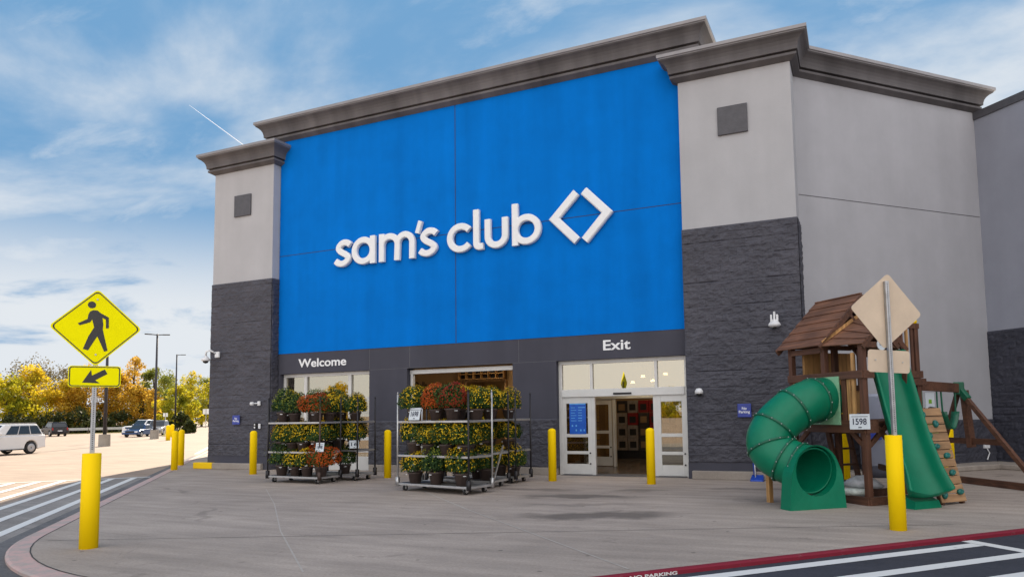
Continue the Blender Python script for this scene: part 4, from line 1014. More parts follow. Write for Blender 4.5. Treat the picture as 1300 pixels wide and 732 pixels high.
# ------------------------------------------------------------------ playset (local x = towards right front, y = right back)
PS = thing('wooden_playset', 'brown wooden playset with roof, green tube slide, wave slide and swings', 'playset', (17.45, -4.18, 0), -A45)
def lp(x, y, z): dx, dy = x - 17.45, y + 4.18; return ((dx - dy) * S2, (dx + dy) * S2, z)
DK = 1.42
def pp(mb, name, m, parent=PS, **k): return mb.build(name, M[m] if isinstance(m, str) else m, parent, **k)
for x, y, za, zb in ((0, 0, 0, 2.75), (0, 1.0, 0, 2.3), (-.9, 0, DK, 2.86), (-1.78, 0, 0, 2.86), (-.9, 1.75, 0, 2.86), (-1.78, 1.75, 0, 2.86), (-.42, 0, DK - .2, 2.3), (-.95, 2.35, 0, 3.28), (-1.3, .62, 0, 2.8)):
    pp(MB().box(x - .05, x + .05, y - .05, y + .05, za, zb), 'post', 'woodZ', bevel=.006)
pp(MB().box(-1.8, .03, .03, 1.75, DK - .03, DK), 'deck', 'woodX')
pp(MB().box(-1.83, .05, -.075, -.05, DK - .2, DK + .02).box(.05, .075, -.05, .22, DK - .2, DK + .02).box(-.9, -.87, 1.0, 2.35, DK - .2, DK + .02), 'deck_beam', 'woodX')
pp(MB().box(-1.83, .06, -.085, -.05, 2.16, 2.30).box(.05, .08, -.06, .18, 2.16, 2.3), 'hand_rail', 'woodX', bevel=.005)
pp(MB().box(-1.8, -.95, -.04, -.015, DK, 2.15), 'side_panel', 'cedar')
for x in (-.30, -.19): pp(MB().box(x - .045, x + .03, -.04, -.015, DK + .0, 2.62 if x > -.2 else 2.16), 'slat', 'cedar')
fb = MB()
for i in range(7): fb.box(-.98, -.96, .1 + i * .11, .1 + i * .11 + .104, DK + .14, 1.98)
pp(fb, 'front_panel', 'cedar'); pp(MB().box(-.985, -.93, .05, .9, 1.98, 2.08).box(-.985, -.93, .05, .9, DK, DK + .13), 'front_panel_rail', 'woodX')
pp(MB().box(-1.72, -1.66, .2, 1.5, 1.9, 2.75), 'back_panel', 'cedar')
# roofs
def slope(name, a, b, c, d, n, th=.022, parent=PS, m='woodR'):
    """lapped boards between lower edge a-b and upper edge d-c"""
    a, b, c, d = map(Vector, (a, b, c, d)); mb = MB(); nr = (b - a).cross(d - a).normalized()
    if nr.z < 0: nr = -nr
    for i in range(n):
        t0, t1 = i / n, (i + 1) / n + .02
        p = [a.lerp(d, t0) + nr * th, b.lerp(c, t0) + nr * th, b.lerp(c, t1) + nr * .004, a.lerp(d, t1) + nr * .004]
        q_ = [v - nr * .02 for v in p]
        mb.add(p + q_, [(0, 1, 2, 3), (7, 6, 5, 4), (0, 4, 5, 1), (1, 5, 6, 2), (2, 6, 7, 3), (3, 7, 4, 0)])
    return mb.build(name, M[m], parent)
gx, bxk, rz, ez, ry = -.86, -2.08, 3.82, 2.80, .93
rfm = slope('main_roof', (gx, -.14, ez), (bxk, -.14, ez), (bxk, ry, rz), (gx, ry, rz), 6)
slope('roof_slope', (bxk, 2.0, ez), (gx, 2.0, ez), (gx, ry, rz), (bxk, ry, rz), 6, parent=rfm)
for xx in (gx + .02, bxk + .05):
    MB().bar((xx, -.14, ez - .05), (xx, ry, rz - .05), .04, .1).bar((xx, 2.0, ez - .05), (xx, ry, rz - .05), .04, .1).bar((xx, .1, ez + .1), (xx, 1.76, ez + .1), .04, .1).bar((xx, ry, ez + .1), (xx, ry, rz - .1), .05, .07).bar((xx, ry, ez + .2), (xx, .55, ez + .68), .04, .06).bar((xx, ry, ez + .2), (xx, 1.31, ez + .68), .04, .06).build('gable_truss', M['woodX'], rfm)
MB().box(-1.8, -.9, -.05, 0.0, ez - .12, ez - .02).box(-1.8, -.9, 1.72, 1.78, ez - .12, ez - .02).build('eave_beam', M['woodX'], rfm)
pr = slope('porch_roof', (.12, -.10, 2.74), (gx, -.12, 2.78), (gx, .93, 3.42), (.12, .30, 3.10), 4)
slope('porch_slope', (gx, 1.9, 2.78), (.12, .72, 2.74), (.12, .30, 3.10), (gx, .93, 3.42), 4, parent=pr)
MB().bar((.12, -.10, 2.69), (.12, .31, 3.06), .035, .07).bar((.12, .72, 2.69), (.12, .31, 3.06), .035, .07).bar((.1, -.05, 2.74), (.1, .68, 2.74), .04, .1).bar((.11, .31, 2.78), (.11, .31, 3.02), .035, .05).bar((.11, .31, 2.80), (.11, .16, 2.95), .03, .045).bar((.11, .31, 2.8), (.11, .46, 2.95), .03, .045).build('porch_truss', M['woodX'], pr)
MB().bar((gx + .03, -.10, 2.86), (gx + .03, .93, 3.47), .02, .06).build('flashing_board', M['cedar'], pr)
badge = MB().lathe([(0, 0), (.1, 0), (.1, .015), (0, .015)], 20, Matrix.Translation((.13, .31, 2.74)) @ Matrix.Rotation(R(90), 4, 'Y')).build('oval_badge', M['card'], pr)
MB().box(.146, .148, .26, .36, 2.72, 2.77).build('badge_print', M['bin'], badge)
# base boards, braces, ladder behind
pp(MB().box(-.45, .06, -.09, -.05, .0, .14).box(.05, .09, -.06, .8, 0, .14).box(-1.8, -.45, -.089, -.05, 0, .14).box(-.9, -.86, .8, 2.4, 0, .14), 'base_board', 'woodX', bevel=.005)
pp(MB().bar((-.05, 0, 1.0), (-.42, 0, DK - .1), .05, .08).bar((.0, .06, 1.0), (.0, .45, DK - .1), .05, .08).bar((0, .58, 1.0), (0, .25, DK - .1), .05, .08).bar((-1.73, 0, .95), (-1.3, 0, DK - .1), .05, .08), 'brace', 'woodX')
pp(MB().bar((-.9, 1.2, .55), (-.02, .62, .55), .05, .1), 'cross_rail', 'woodX')
ld = pp(MB().bar((-1.15, .5, 0), (-1.5, .5, 1.5), .05, .1).bar((-1.15, 1.0, 0), (-1.5, 1.0, 1.5), .05, .1), 'ladder', 'woodX')
for i in range(4): MB().bar((-1.2 - .07 * i * 1.0, .5, .28 + .3 * i), (-1.2 - .07 * i, 1.0, .28 + .3 * i), .09, .035).build('rung', M['woodX'], ld)
# right side lookout: tall slat panel, lower railing
for i in range(5): pp(MB().box(-.94, -.91, 1.66 + i * .135, 1.72 + i * .135, 2.36, 3.22), 'slat', 'cedar' if i % 2 else 'woodZ')
pp(MB().box(-.97, -.89, 1.5, 2.42, 3.2, 3.30).box(-.97, -.88, 1.5, 2.45, 2.22, 2.36).box(-.97, -.86, 1.3, 2.5, 2.08, 2.21), 'lookout_rail', 'woodX')
for i in range(4): pp(MB().box(-.94, -.91, 1.45 + i * .2, 1.52 + i * .2, DK, 2.1), 'slat', 'cedarR' if i % 2 else 'woodZ')
pp(MB().lathe([(0, 0), (.05, 0), (.06, .05), (.03, .1), (0, .11)], 14, Matrix.Translation((-.93, 2.33, 3.30))), 'yellow_finial', 'yellow', smooth=True)
# tube slide
W_ = [(16.84, -3.55, 1.84), (16.64, -3.80, 1.81), (16.44, -4.02, 1.74), (16.20, -4.20, 1.58), (15.98, -4.34, 1.36), (15.87, -4.45, 1.13), (15.92, -4.52, .93), (16.10, -4.57, .80), (16.30, -4.62, .71), (16.48, -4.70, .65), (16.60, -4.83, .62)]
def catmull(P, k=6):
    P = [Vector(p) for p in P]; out = []
    for i in range(len(P) - 1):
        p0, p1, p2, p3 = P[max(i - 1, 0)], P[i], P[i + 1], P[min(i + 2, len(P) - 1)]
        for j in range(k):
            t = j / k; out.append(.5 * ((2 * p1) + (p2 - p0) * t + (2 * p0 - 5 * p1 + 4 * p2 - p3) * t * t + (3 * p1 - p0 - 3 * p2 + p3) * t ** 3))
    return out + [P[-1]]
path = catmull([lp(*p) for p in W_]); TR = .39
ts = pp(MB().tube(path, TR, 32, cap=False), 'tube_slide', 'green', smooth=True)
sm = ts.modifiers.new('wall', 'SOLIDIFY'); sm.thickness = .025; sm.offset = -1
n_ = len(path)
bo = MB()
for fr in (.13, .27, .43, .57, .72, .84):
    i = int(fr * (n_ - 1)); p = path[i]; d_ = (path[min(i + 1, n_ - 1)] - path[i - 1]).normalized()
    MB().tube([p - d_ * .022, p - d_ * .02, p + d_ * .02, p + d_ * .022], [TR + .005, TR + .024, TR + .024, TR + .005], 32, cap=False).build('tube_flange', M['greend'], ts, True)
    a_ = d_.orthogonal().normalized(); b_ = d_.cross(a_)
    for k in range(14):
        t_ = 2 * PI * k / 14; c_ = p + (a_ * math.cos(t_) + b_ * math.sin(t_)) * (TR + .028)
        bo.lathe([(0, -.009), (.009, -.009), (.009, .009), (0, .009)], 6, Matrix.Translation(c_))
bo.build('flange_bolt', M['galv'], ts)
MB().box(-1.28, -.47, -.11, -.085, 1.36, 2.22).build('mount_plate', M['pale'], ts)
# flared exit mouth
def mouth():
    c = path[-1]; d_ = (path[-1] - path[-4]).normalized(); d_.z = 0; d_.normalize(); s_ = Vector((-d_.y, d_.x, 0)); mb = MB(); n = 32; vs = []
    # hood: outer shape is an arch standing on the ground, inner rim the tube circle
    for ring_i, (off, k) in enumerate(((-.16, 0), (.10, 0), (.12, 1), (.10, 2), (-.16, 2))):
        for j in range(n):
            a = 2 * PI * j / n; ca_, sa = math.cos(a), math.sin(a)
            if k == 2: x, z = (TR + .0) * ca_, (TR + .02) * sa
            else:
                x, z = (TR + .035) * ca_, (TR + .035) * sa
                if sa < .25:
                    z = z if sa > -.2 else -c.z; 
                    if sa <= -.2: z = -c.z; x = .56 * ca_ / max(.35, abs(sa)) if abs(sa) > .5 else .6 * (1 if ca_ > 0 else -1); x = max(-.54, min(.54, x))
                    else: x = ca_ * (TR + .035 + .07 * (.25 - sa) / .45)
            if k == 1 and sa > -.2: x *= 1.02; z *= 1.02
            vs.append(c + d_ * off + s_ * x + Vector((0, 0, z)))
    m = 5; fs = [(r * n + j, r * n + (j + 1) % n, (r + 1) * n + (j + 1) % n, (r + 1) * n + j) for r in range(m - 1) for j in range(n)]
    return mb.add(vs, fs)
mouth().build('exit_hood', M['green'], ts)
lg = lp(15.82, -4.21, 0); MB().box(lg[0] - .045, lg[0] + .045, lg[1] - .04, lg[1] + .04, 0, .62).build('support_stake', M['cedar'], ts)
MB().box(lg[0] - .055, lg[0] + .055, lg[1] - .05, lg[1] + .05, .55, .75).build('stake_bracket', M['greend'], ts)
# wave slide
def wave_slide():
    a = lp(17.62, -2.75, 0); spine = []
    top = Vector((-.36, .74, 0)); bot = Vector((.72, .47, 0)); n = 26
    for i in range(n + 1):
        t = i / n; p = top.lerp(bot, t); p.x = top.x + (bot.x - top.x) * t ** 1.0
        z = 2.40 * (1 - t) ** 1.15 + .16 + .10 * math.sin(t * 2 * PI * 1.35) * (1 - t)
        if t > .86: z = max(.14, z)
        spine.append(Vector((p.x, p.y, z)))
    wd, hh = .32, .25
    sec = [(-wd - .06, hh - .03), (-wd - .05, hh), (-wd - .01, hh), (-wd + .02, hh * .75), (-wd + .05, .05), (-wd + .12, 0), (0, -.015), (wd - .12, 0), (wd - .05, .05), (wd - .02, hh * .75), (wd + .01, hh), (wd + .05, hh), (wd + .06, hh - .03), (wd + .045, hh - .05), (wd - .02, -.02), (0, -.07), (-wd + .02, -.02), (-wd - .045, hh - .05)]
    vs = []; m = len(sec)
    for i, p in enumerate(spine):
        d_ = (spine[min(i + 1, n)] - spine[max(i - 1, 0)]).normalized(); s_ = Vector((.12, 1, 0)).normalized(); u_ = d_.cross(s_).normalized(); u_ = u_ if u_.z > 0 else -u_
        k = 1 + (.35 if i < 3 else 0) * (3 - i) / 3
        fl = 1 + .22 * max(0, (i / n - .8) / .2)
        for sx, sz in sec: vs.append(p + s_ * sx * fl + u_ * (sz * k if sz > 0 else sz))
    fs = [(i * m + j, i * m + (j + 1) % m, (i + 1) * m + (j + 1) % m, (i + 1) * m + j) for i in range(n) for j in range(m)]
    fs += [tuple(range(m)), tuple(n * m + j for j in range(m - 1, -1, -1))]
    return MB().add(vs, fs)
wsl = wave_slide().build('wave_slide', M['green'], PS, True)
wsl.modifiers.new('round', 'SUBSURF').levels = 1; wsl.modifiers['round'].render_levels = 1
MB().add([(.46, .2, .0), (.74, .2, .0), (.74, .8, 0), (.46, .8, 0), (.44, .24, .2), (.72, .24, .12), (.72, .76, .12), (.44, .76, .2)], [(0, 1, 5, 4), (1, 2, 6, 5), (2, 3, 7, 6), (3, 0, 4, 7), (4, 5, 6, 7)]).build('slide_foot', M['green'], wsl)
# climbing ramp
ra, rb = Vector((.56, .0, .03)), Vector((.14, .0, 1.63)); y0, y1 = 1.0, 1.58
nrm = Vector((rb.z - ra.z, 0, ra.x - rb.x)).normalized()
cw = MB()
for i in range(11):
    p0 = ra.lerp(rb, i / 11 + .004); p1 = ra.lerp(rb, (i + 1) / 11 - .004)
    vs = [Vector((p.x, y, p.z)) + nrm * o for o in (0, .03) for p, y in ((p0, y0), (p0, y1), (p1, y1), (p1, y0))]
    cw.add(vs, [(3, 2, 1, 0), (4, 5, 6, 7), (0, 1, 5, 4), (1, 2, 6, 5), (2, 3, 7, 6), (3, 0, 4, 7)])
cw = cw.build('climbing_ramp', M['cedarR'], PS, bevel=.004)
for yy in (y0 + .05, y1 - .05): MB().bar((ra.x - .03, yy, 0), (rb.x - .03, yy, rb.z - .03), .04, .09).build('ramp_stringer', M['woodX'], cw)
hr = random.Random(3)
for tt, yy in ((.08, .14), (.10, .80), (.22, .36), (.30, .70), (.40, .12), (.48, .68), (.58, .36), (.70, .2), (.82, .58), (.92, .15)):
    p = ra.lerp(rb, tt); y = y0 + (y1 - y0) * yy
    c_ = Vector((p.x, y, p.z)) + nrm * .03; T = Matrix.Translation(c_) @ nrm.to_track_quat('Z', 'Y').to_matrix().to_4x4()
    MB().lathe([(0, 0), (.062, 0), (.058, .03), (.04, .055), (.022, .05), (.0, .035)], 12, T @ Matrix.Rotation(hr.uniform(0, 6), 4, 'Z') @ Matrix.Diagonal((1.15, .85, 1, 1))).build('climbing_hold', M['teal'], cw, True)
# swing frame
apx = Vector(lp(19.34, -.22, 2.04)); bs = Vector((-.95, 2.3, 2.08)); fn = Vector(lp(20.5, -1.5, 0)); ff = Vector(lp(18.85, .95, 0))
pp(MB().bar(bs, apx, .09, .19), 'swing_beam', 'woodX', bevel=.006)
pp(MB().bar(fn, apx + Vector((0, 0, -.02)), .09, .09), 'swing_leg', 'woodX', bevel=.006)
pp(MB().bar(ff, apx + Vector((0, 0, -.02)), .09, .09), 'swing_leg', 'woodX', bevel=.006)
pp(MB().bar(apx + Vector((.08, .05, -.05)), apx + Vector((.12, .12, -1.25)), .1, .16), 'swing_brace_post', 'woodX')
pp(MB().bar(ff.lerp(apx, .45), fn.lerp(apx, .45), .05, .12), 'swing_cross_bar', 'woodX')
dd = (fn - ff).normalized(); pp(MB().bar(ff - dd * .2 + Vector((0, 0, .07)), fn + dd * .5 + Vector((0, 0, .07)), .09, .14), 'ground_beam', 'woodX', bevel=.006)
for k in range(3): pass
pp(MB().box(-.1, .1, -.1, .1, -.14, .13, Matrix.Translation(apx) @ Matrix.Rotation(R(35), 4, 'Z')).bar(apx, apx.lerp(fn, .12), .13), 'apex_bracket', 'greend', bevel=.02)
bd = (apx - bs)
def hang(t): return bs + bd * t + Vector((0, 0, -.1))
h1, h2 = hang(.56), hang(.90)
sw = MB(); seat = []
for i in range(13):
    t = i / 12; p = h1.lerp(h2, .04 + .92 * t); p.z = 1.18 + .36 * abs(2 * t - 1) ** 2.2; seat.append(p)
sd_ = Vector((-bd.y, bd.x, 0)).normalized() * .08
vs = [p + sd_ * s_ for p in seat for s_ in (-1, 1)]
so_ = MB().add(vs, [(2 * i, 2 * i + 1, 2 * i + 3, 2 * i + 2) for i in range(12)]).build('swing_seat', M['greend'], PS, True); m_ = so_.modifiers.new('thick', 'SOLIDIFY'); m_.thickness = .02
MB().tube([h1, seat[0]], .018, 8).tube([h2, seat[-1]], .018, 8).build('swing_rope', M['greend'], so_)
g1, g2 = hang(.12), hang(.46); gm = g1.lerp(g2, .5)
gs = MB().lathe([(0, 0), (.13, 0), (.2, .35), (.21, .42), (.17, .42), (.12, .05), (0, .05)], 16, Matrix.Translation((gm.x, gm.y, 1.02))).build('toddler_swing_seat', M['lgreen'], PS, True)
MB().lathe([(.16, 0), (.2, 0), (.2, .1), (.16, .14), (.1, .2), (.0, .22)], 16, Matrix.Translation((gm.x, gm.y, 1.44))).build('swing_back', M['black'], gs, True)
MB().tube([g1, (g1.x, g1.y, 1.5)], .016, 8).tube([g2, (g2.x, g2.y, 1.5)], .016, 8).build('swing_rope', M['greend'], gs)
MB().box(-.19, .19, -.01, .01, 0, .34, Matrix.Translation((gm.x, gm.y, 1.60)) @ Matrix.Rotation(math.atan2(bd.y, bd.x), 4, 'Z')).build('packing_sheet', M['card'], gs)
MB().box(-.06, .06, -.016, -.01, .12, .2, Matrix.Translation((gm.x, gm.y, 1.60)) @ Matrix.Rotation(math.atan2(bd.y, bd.x), 4, 'Z')).build('sheet_print', M['lgreen'], gs)
# card on the playset, bags, bin, dustpan
cpos = Vector((17.36, -4.33, 1.29))
t = price_card(cpos, R(-8), .26, 'white price card fixed to playset deck beam beside tube slide', '1598', 0); 
bg1 = tag(MB().lathe([(0, 0), (.2, 0), (.24, .05), (.22, .1), (0, .12)], 16, Matrix.Diagonal((1.3, .8, 1, 1))).build('flat_bag', M['bag2'], None, True), 'printed pale bag lying on playset base board', 'bag'); bg1.location = (17.22, -3.86, .14); bg1.rotation_euler = (0, 0, R(-10))
bg2 = tag(MB().lathe([(0, 0), (.24, 0), (.28, .05), (.2, .13), (.1, .2), (0, .22)], 16, Matrix.Diagonal((1.3, .8, 1, 1))).build('crumpled_bag', M['bag'], None, True), 'crumpled grey plastic bag on top of the printed bag', 'bag'); bg2.location = (17.36, -3.7, .25); bg2.rotation_euler = (0, R(4), R(20))
bn = thing('tall_bin', 'tall pale grey cylindrical bin against wall behind playset', 'bin', (17.7, 1.3, 0))
MB().lathe([(0, .25), (.3, .25), (.36, .3), (.38, 1.9), (.39, 1.94), (.34, 1.98), (0, 1.98)], 28).build('barrel', M['bin'], bn, True)
MB().lathe([(.0, 0), (.33, 0), (.36, .25), (0, .25)], 24).build('foot', M['pier'], bn, True)
MB().box(-.12, .12, -.47, -.44, .9, 1.2).build('bin_label', M['nblue'], bn)
dp_ = thing('upright_dustpan', 'blue upright dustpan with long handle at the block wall', 'dustpan', (15.1, -.42, 0))
MB().add([(-.14, -.14, 0), (.16, -.14, 0), (.16, .12, 0), (-.14, .12, 0), (-.14, -.12, .03), (.16, -.12, .03), (.14, .12, .14), (-.12, .12, .14)], [(3, 2, 1, 0), (4, 5, 6, 7), (0, 1, 5, 4), (1, 2, 6, 5), (2, 3, 7, 6), (3, 0, 4, 7)]).build('pan', M['dblue'], dp_, bevel=.015)
MB().tube([(-.06, .08, .1), (-.09, .10, .85)], .022, 10).build('handle', M['dblue'], dp_, True)
MB().tube([(-.03, .02, .05), (-.045, .05, .5)], .014, 8).build('brush_handle', M['whitep'], dp_, True)

# ------------------------------------------------------------------ vehicles
def car(name, label, cat, loc, rotz, paint, kind):
    t = thing(name, label, cat, loc, rotz); t.scale = (.86, .86, .86)
    if kind == 'suv': Lh, W, wb, wr, belt, top = 2.45, 1.9, 1.42, .385, 1.17, 1.86
    elif kind == 'sedan': Lh, W, wb, wr, belt, top = 2.3, 1.8, 1.35, .33, .9, 1.45
    else: Lh, W, wb, wr, belt, top = 2.85, 2.0, 1.75, .4, 1.15, 1.9
    bz = .28
    def arch(cx): return [(cx + (wr + .06) * math.cos(R(a)), wr + (wr + .06) * math.sin(R(a))) for a in range(0, 181, 15)]
    low = [(-Lh + .04, bz + .1), (-wb - wr - .06, bz)]
    pr_ = [(Lh - .05, bz + .05)] + [(wb + wr + .06, bz)] + arch(wb) + [(wb - wr - .06, bz), (-wb + wr + .06, bz)] + arch(-wb) + [(-wb - wr - .06, bz), (-Lh + .05, bz + .1), (-Lh, .6)]
    hood = belt - .06
    if kind == 'sedan': pr_ += [(-Lh + .05, belt - .02), (-1.5, belt), (.85, belt), (1.9, hood - .08), (Lh - .06, hood - .2), (Lh, .55)]
    elif kind == 'suv': pr_ += [(-Lh + .02, belt), (.95, belt), (2.0, hood), (Lh - .08, hood - .12), (Lh, .65)]
    else: pr_ += [(-Lh + .0, belt), (-.75, belt), (1.2, belt), (2.4, hood), (Lh - .06, hood - .1), (Lh, .65)]
    T = Matrix.Rotation(R(90), 4, 'X')
    bd_ = MB().prism(pr_, -W / 2, W / 2, T).build('body', M[paint], t, bevel=.10, bseg=4)
    # cabin
    if kind == 'sedan': xr, xf, tr, tf = -1.75, 1.0, -1.0, .15
    elif kind == 'suv': xr, xf, tr, tf = -Lh + .08, 1.15, -Lh + .5, .25
    else: xr, xf, tr, tf = -.75, 1.3, -.6, .55
    wb_, wt = W / 2 - .04, W / 2 - .17; zb = belt - .03
    vs = [(xr, -wb_, zb), (xf, -wb_, zb), (xf, wb_, zb), (xr, wb_, zb), (tr, -wt, top), (tf, -wt, top), (tf, wt, top), (tr, wt, top)]
    MB().add(vs, [(3, 2, 1, 0), (4, 5, 6, 7), (0, 1, 5, 4), (1, 2, 6, 5), (2, 3, 7, 6), (3, 0, 4, 7)]).build('cabin', M[paint], t, bevel=.12, bseg=4)
    V = [Vector(v) for v in vs]
    def pane(a, b, c, d, s0, s1, h0, h1, out):
        def P(s, h): return a.lerp(b, s).lerp(d.lerp(c, s), h) + out * .012
        q_ = [P(s0, h0), P(s1, h0), P(s1, h1), P(s0, h1)]
        return MB().add(q_ + [v - out * .03 for v in q_], [(0, 1, 2, 3), (7, 6, 5, 4), (0, 4, 5, 1), (1, 5, 6, 2), (2, 6, 7, 3), (3, 7, 4, 0)]).build('window', M['carglass'], t)
    spl = {'suv': [(.05, .27), (.29, .53), (.55, .78), ], 'sedan': [(.16, .5), (.53, .86)], 'truck': [(.06, .44), (.48, .9)]}[kind]
    for s0, s1 in spl:
        pane(V[0], V[1], V[5], V[4], s0, s1, .12, .84, Vector((0, -1, .15)).normalized()); pane(V[3], V[2], V[6], V[7], s0, s1, .12, .84, Vector((0, 1, .15)).normalized())
    fr = (V[2] - V[1]).cross(V[5] - V[1]).normalized(); pane(V[1], V[2], V[6], V[5], .06, .94, .08, .9, fr if fr.x > 0 else -fr)
    rr = (V[3] - V[0]).cross(V[4] - V[0]).normalized(); pane(V[0], V[3], V[7], V[4], .08, .92, .12, .82, rr if rr.x < 0 else -rr)
    for sx in (wb, -wb):
        for sy in (-1, 1):
            y = sy * (W / 2 - .12)
            wq = MB().lathe([(wr * .6, -.11), (wr * .95, -.11), (wr, -.07), (wr, .07), (wr * .95, .11), (wr * .6, .11)], 24, Matrix.Translation((sx, y, wr)) @ Matrix.Rotation(R(90), 4, 'X')).build('wheel', M['tyre'], t, True)
            rm = MB().lathe([(0, -.1), (wr * .25, -.125), (wr * .62, -.118), (wr * .66, -.112), (wr * .66, .112), (wr * .62, .118), (wr * .25, .125), (0, .1)], 20, Matrix.Translation((sx, y, wr)) @ Matrix.Rotation(R(90), 4, 'X')).build('rim', M['rim'], wq)
    for sy in (-1, 1):
        y = sy * (W / 2 - .2)
        MB().box(Lh - .1, Lh + .012, y - .17, y + .17, belt - .36, belt - .2).build('headlight', M['head'], t, bevel=.03)
        MB().box(-Lh - .015, -Lh + .08, y - .0 if sy > 0 else y - .15, y + .15 if sy > 0 else y, belt - .35, belt - .02).build('taillight', M['tail'], t, bevel=.02)
        MB().box(.72, .92, sy * (W / 2 + .11) - .1, sy * (W / 2 + .11) + .1, belt + .02, belt + .2).build('side_mirror', M[paint], t, bevel=.05)
    MB().box(Lh - .06, Lh + .015, -.45, .45, belt - .4, belt - .16).build('grille', M['black'], t, bevel=.02)
    MB().box(-Lh - .012, -Lh + .05, -.25, .25, .68, .8).build('number_plate', M['whitep'], t)
    MB().box(-Lh - .05, -Lh + .15, -W / 2 + .06, W / 2 - .06, .36, .56).box(Lh - .12, Lh + .05, -W / 2 + .08, W / 2 - .08, .34, .5).build('bumper', M[paint], t, bevel=.04)
    if kind == 'suv':
        for sy in (-1, 1): MB().bar((-1.9, sy * .72, top + .05), (.2, sy * .72, top + .05), .035).build('roof_rail', M['rim'], t)
        for sy in (-1, 1): MB().box(-.95, .95, sy * (W / 2) - .06, sy * (W / 2) + .06, .28, .34).build('running_board', M['black'], t)
        for sy in (-1, 1):
            for dx_ in (.55, -.45): MB().box(dx_, dx_ + .16, sy * (W / 2) - .012, sy * (W / 2) + .02, belt - .14, belt - .1).build('door_handle', M[paint], t)
    if kind == 'truck':
        MB().box(-Lh + .08, -.85, -W / 2 + .09, W / 2 - .09, belt - .02, belt + .004).build('bed_liner', M['black'], t)
    return t
car('white_suv', 'white sport utility vehicle cut by left photo edge in sunlit lot', 'car', (-24.15, 4.95, -.06), R(-76), 'carwhite', 'suv')
x, y, z = polar(148.8, 100); car('black_suv', 'small far black hatchback SUV seen from behind at tree line', 'car', (x, y, z), R(163), 'carblack', 'suv')
x, y, z = polar(143.95, 84); car('blue_sedan', 'blue sedan parked in front of the white pickup', 'car', (x, y, z), R(-62), 'carnavy', 'sedan')
x, y, z = polar(143.6, 94); car('white_pickup', 'white pickup truck mostly hidden behind blue sedan', 'truck', (x, y, z + .1), R(-80), 'carwhite', 'truck')
x, y, z = polar(142.75, 88); car('pewter_truck', 'grey pickup with big grille right of the lamp post base', 'truck', (x, y, z), R(-52), 'cartan', 'truck')

# ------------------------------------------------------------------ lamp posts, guardrail, small signs
def lamp(deg, r, h, label, heads=2, bh=.85):
    x, y, z = polar(deg, r)
    t = thing('lamp_post', label, 'lamp post', (x, y, z - .05), 0, 'parking lot lamp posts')
    MB().lathe([(0, -.6), (.36, -.6), (.34, bh), (0, bh)], 20).build('concrete_base', M['base'], t)
    MB().lathe([(0, bh), (.115, bh), (.075, h), (0, h)], 14).build('pole', M['bronze'], t, True)
    a = R(deg - 90)
    d_ = Vector((math.cos(a), math.sin(a), 0))
    for s in ((-1, 1) if heads == 2 else (1,)):
        MB().bar((0, 0, h - .08), d_ * s * .4 + Vector((0, 0, h - .05)), .08).bar(d_ * s * .4 + Vector((0, 0, h - .05)), d_ * s * 1.0 + Vector((0, 0, h - .03)), .26, .08).build('lamp_head', M['bronze'], t, bevel=.02)
lamp(146.0, 55.8, 7.2, 'tall dark lamp post behind the yellow crossing sign')
lamp(143.05, 72.4, 9.45, 'tall twin headed lamp post right of the parked sedan')
lamp(141.79, 100, 9.9, 'slim distant lamp post near the side road', 1, .7)
x0, y0_, z0_ = polar(152.5, 112); x1_, y1_, z1_ = polar(143.8, 116)
gr = thing('guardrail', 'grey metal guardrail along far edge of parking lot', 'guardrail', (x0, y0_, 0))
g0 = Vector((0, 0, z0_ + .62)); g1_ = Vector((x1_ - x0, y1_ - y0_, z1_ + .62))
MB().bar(g0, g1_, .08, .34).build('rail', M['galv'], gr)
for i in range(9): p = g0.lerp(g1_, i / 8); MB().box(p.x - .08, p.x + .08, p.y + .05, p.y + .2, p.z - .8, p.z + .1).build('rail_post', M['bark'], gr)
def small_sign(deg, r, h, s, label):
    x, y, z = polar(deg, r); t = thing('road_sign', label, 'sign', (x, y, z), R(deg + 90))
    MB().box(-.05, .05, -.05, .05, 0, h).build('post', M['galv'], t)
    MB().box(-s / 2, s / 2, -.08, -.05, h - s * .9, h).build('plate', M['white'], t)
small_sign(142.4, 110, 2.6, .55, 'tiny white sign by yellow bollards near the side road')
small_sign(141.5, 125, 2.8, .9, 'larger pale square sign beside slim distant lamp post')
small_sign(139.82, 150, 3.6, 1.1, 'pale round looking sign at left pillar edge')
gs_ = []
for d0 in range(0, 15):
    a = 142.8 + d0 * .75; p, q_ = polar(a, 112.5), polar(a, 200); gs_ += [(p[0], p[1], p[2] + .03), (q_[0], q_[1], q_[2] + .06)]
struct(MB().add(gs_, [(2 * i, 2 * i + 2, 2 * i + 3, 2 * i + 1) for i in range(14)]).build('grass_verge', M['grass']))
iv = [polar(a, r) for a, r in ((142.6, 84), (141.95, 80), (141.2, 110), (140.7, 160), (142.0, 160), (142.6, 112))]
struct(MB().add([(p[0], p[1], p[2] + .05) for p in iv], [tuple(range(6))]).build('grass_island', M['grass']))
struct(MB().add([(*uv(-14, 3.55)[:2], -.05), (*uv(-14, 3.75)[:2], -.05), (*uv(-70, 4.6)[:2], -.05), (*uv(-70, 4.4)[:2], -.05)], [(0, 1, 2, 3)]).build('road_edge_line', M['line']))

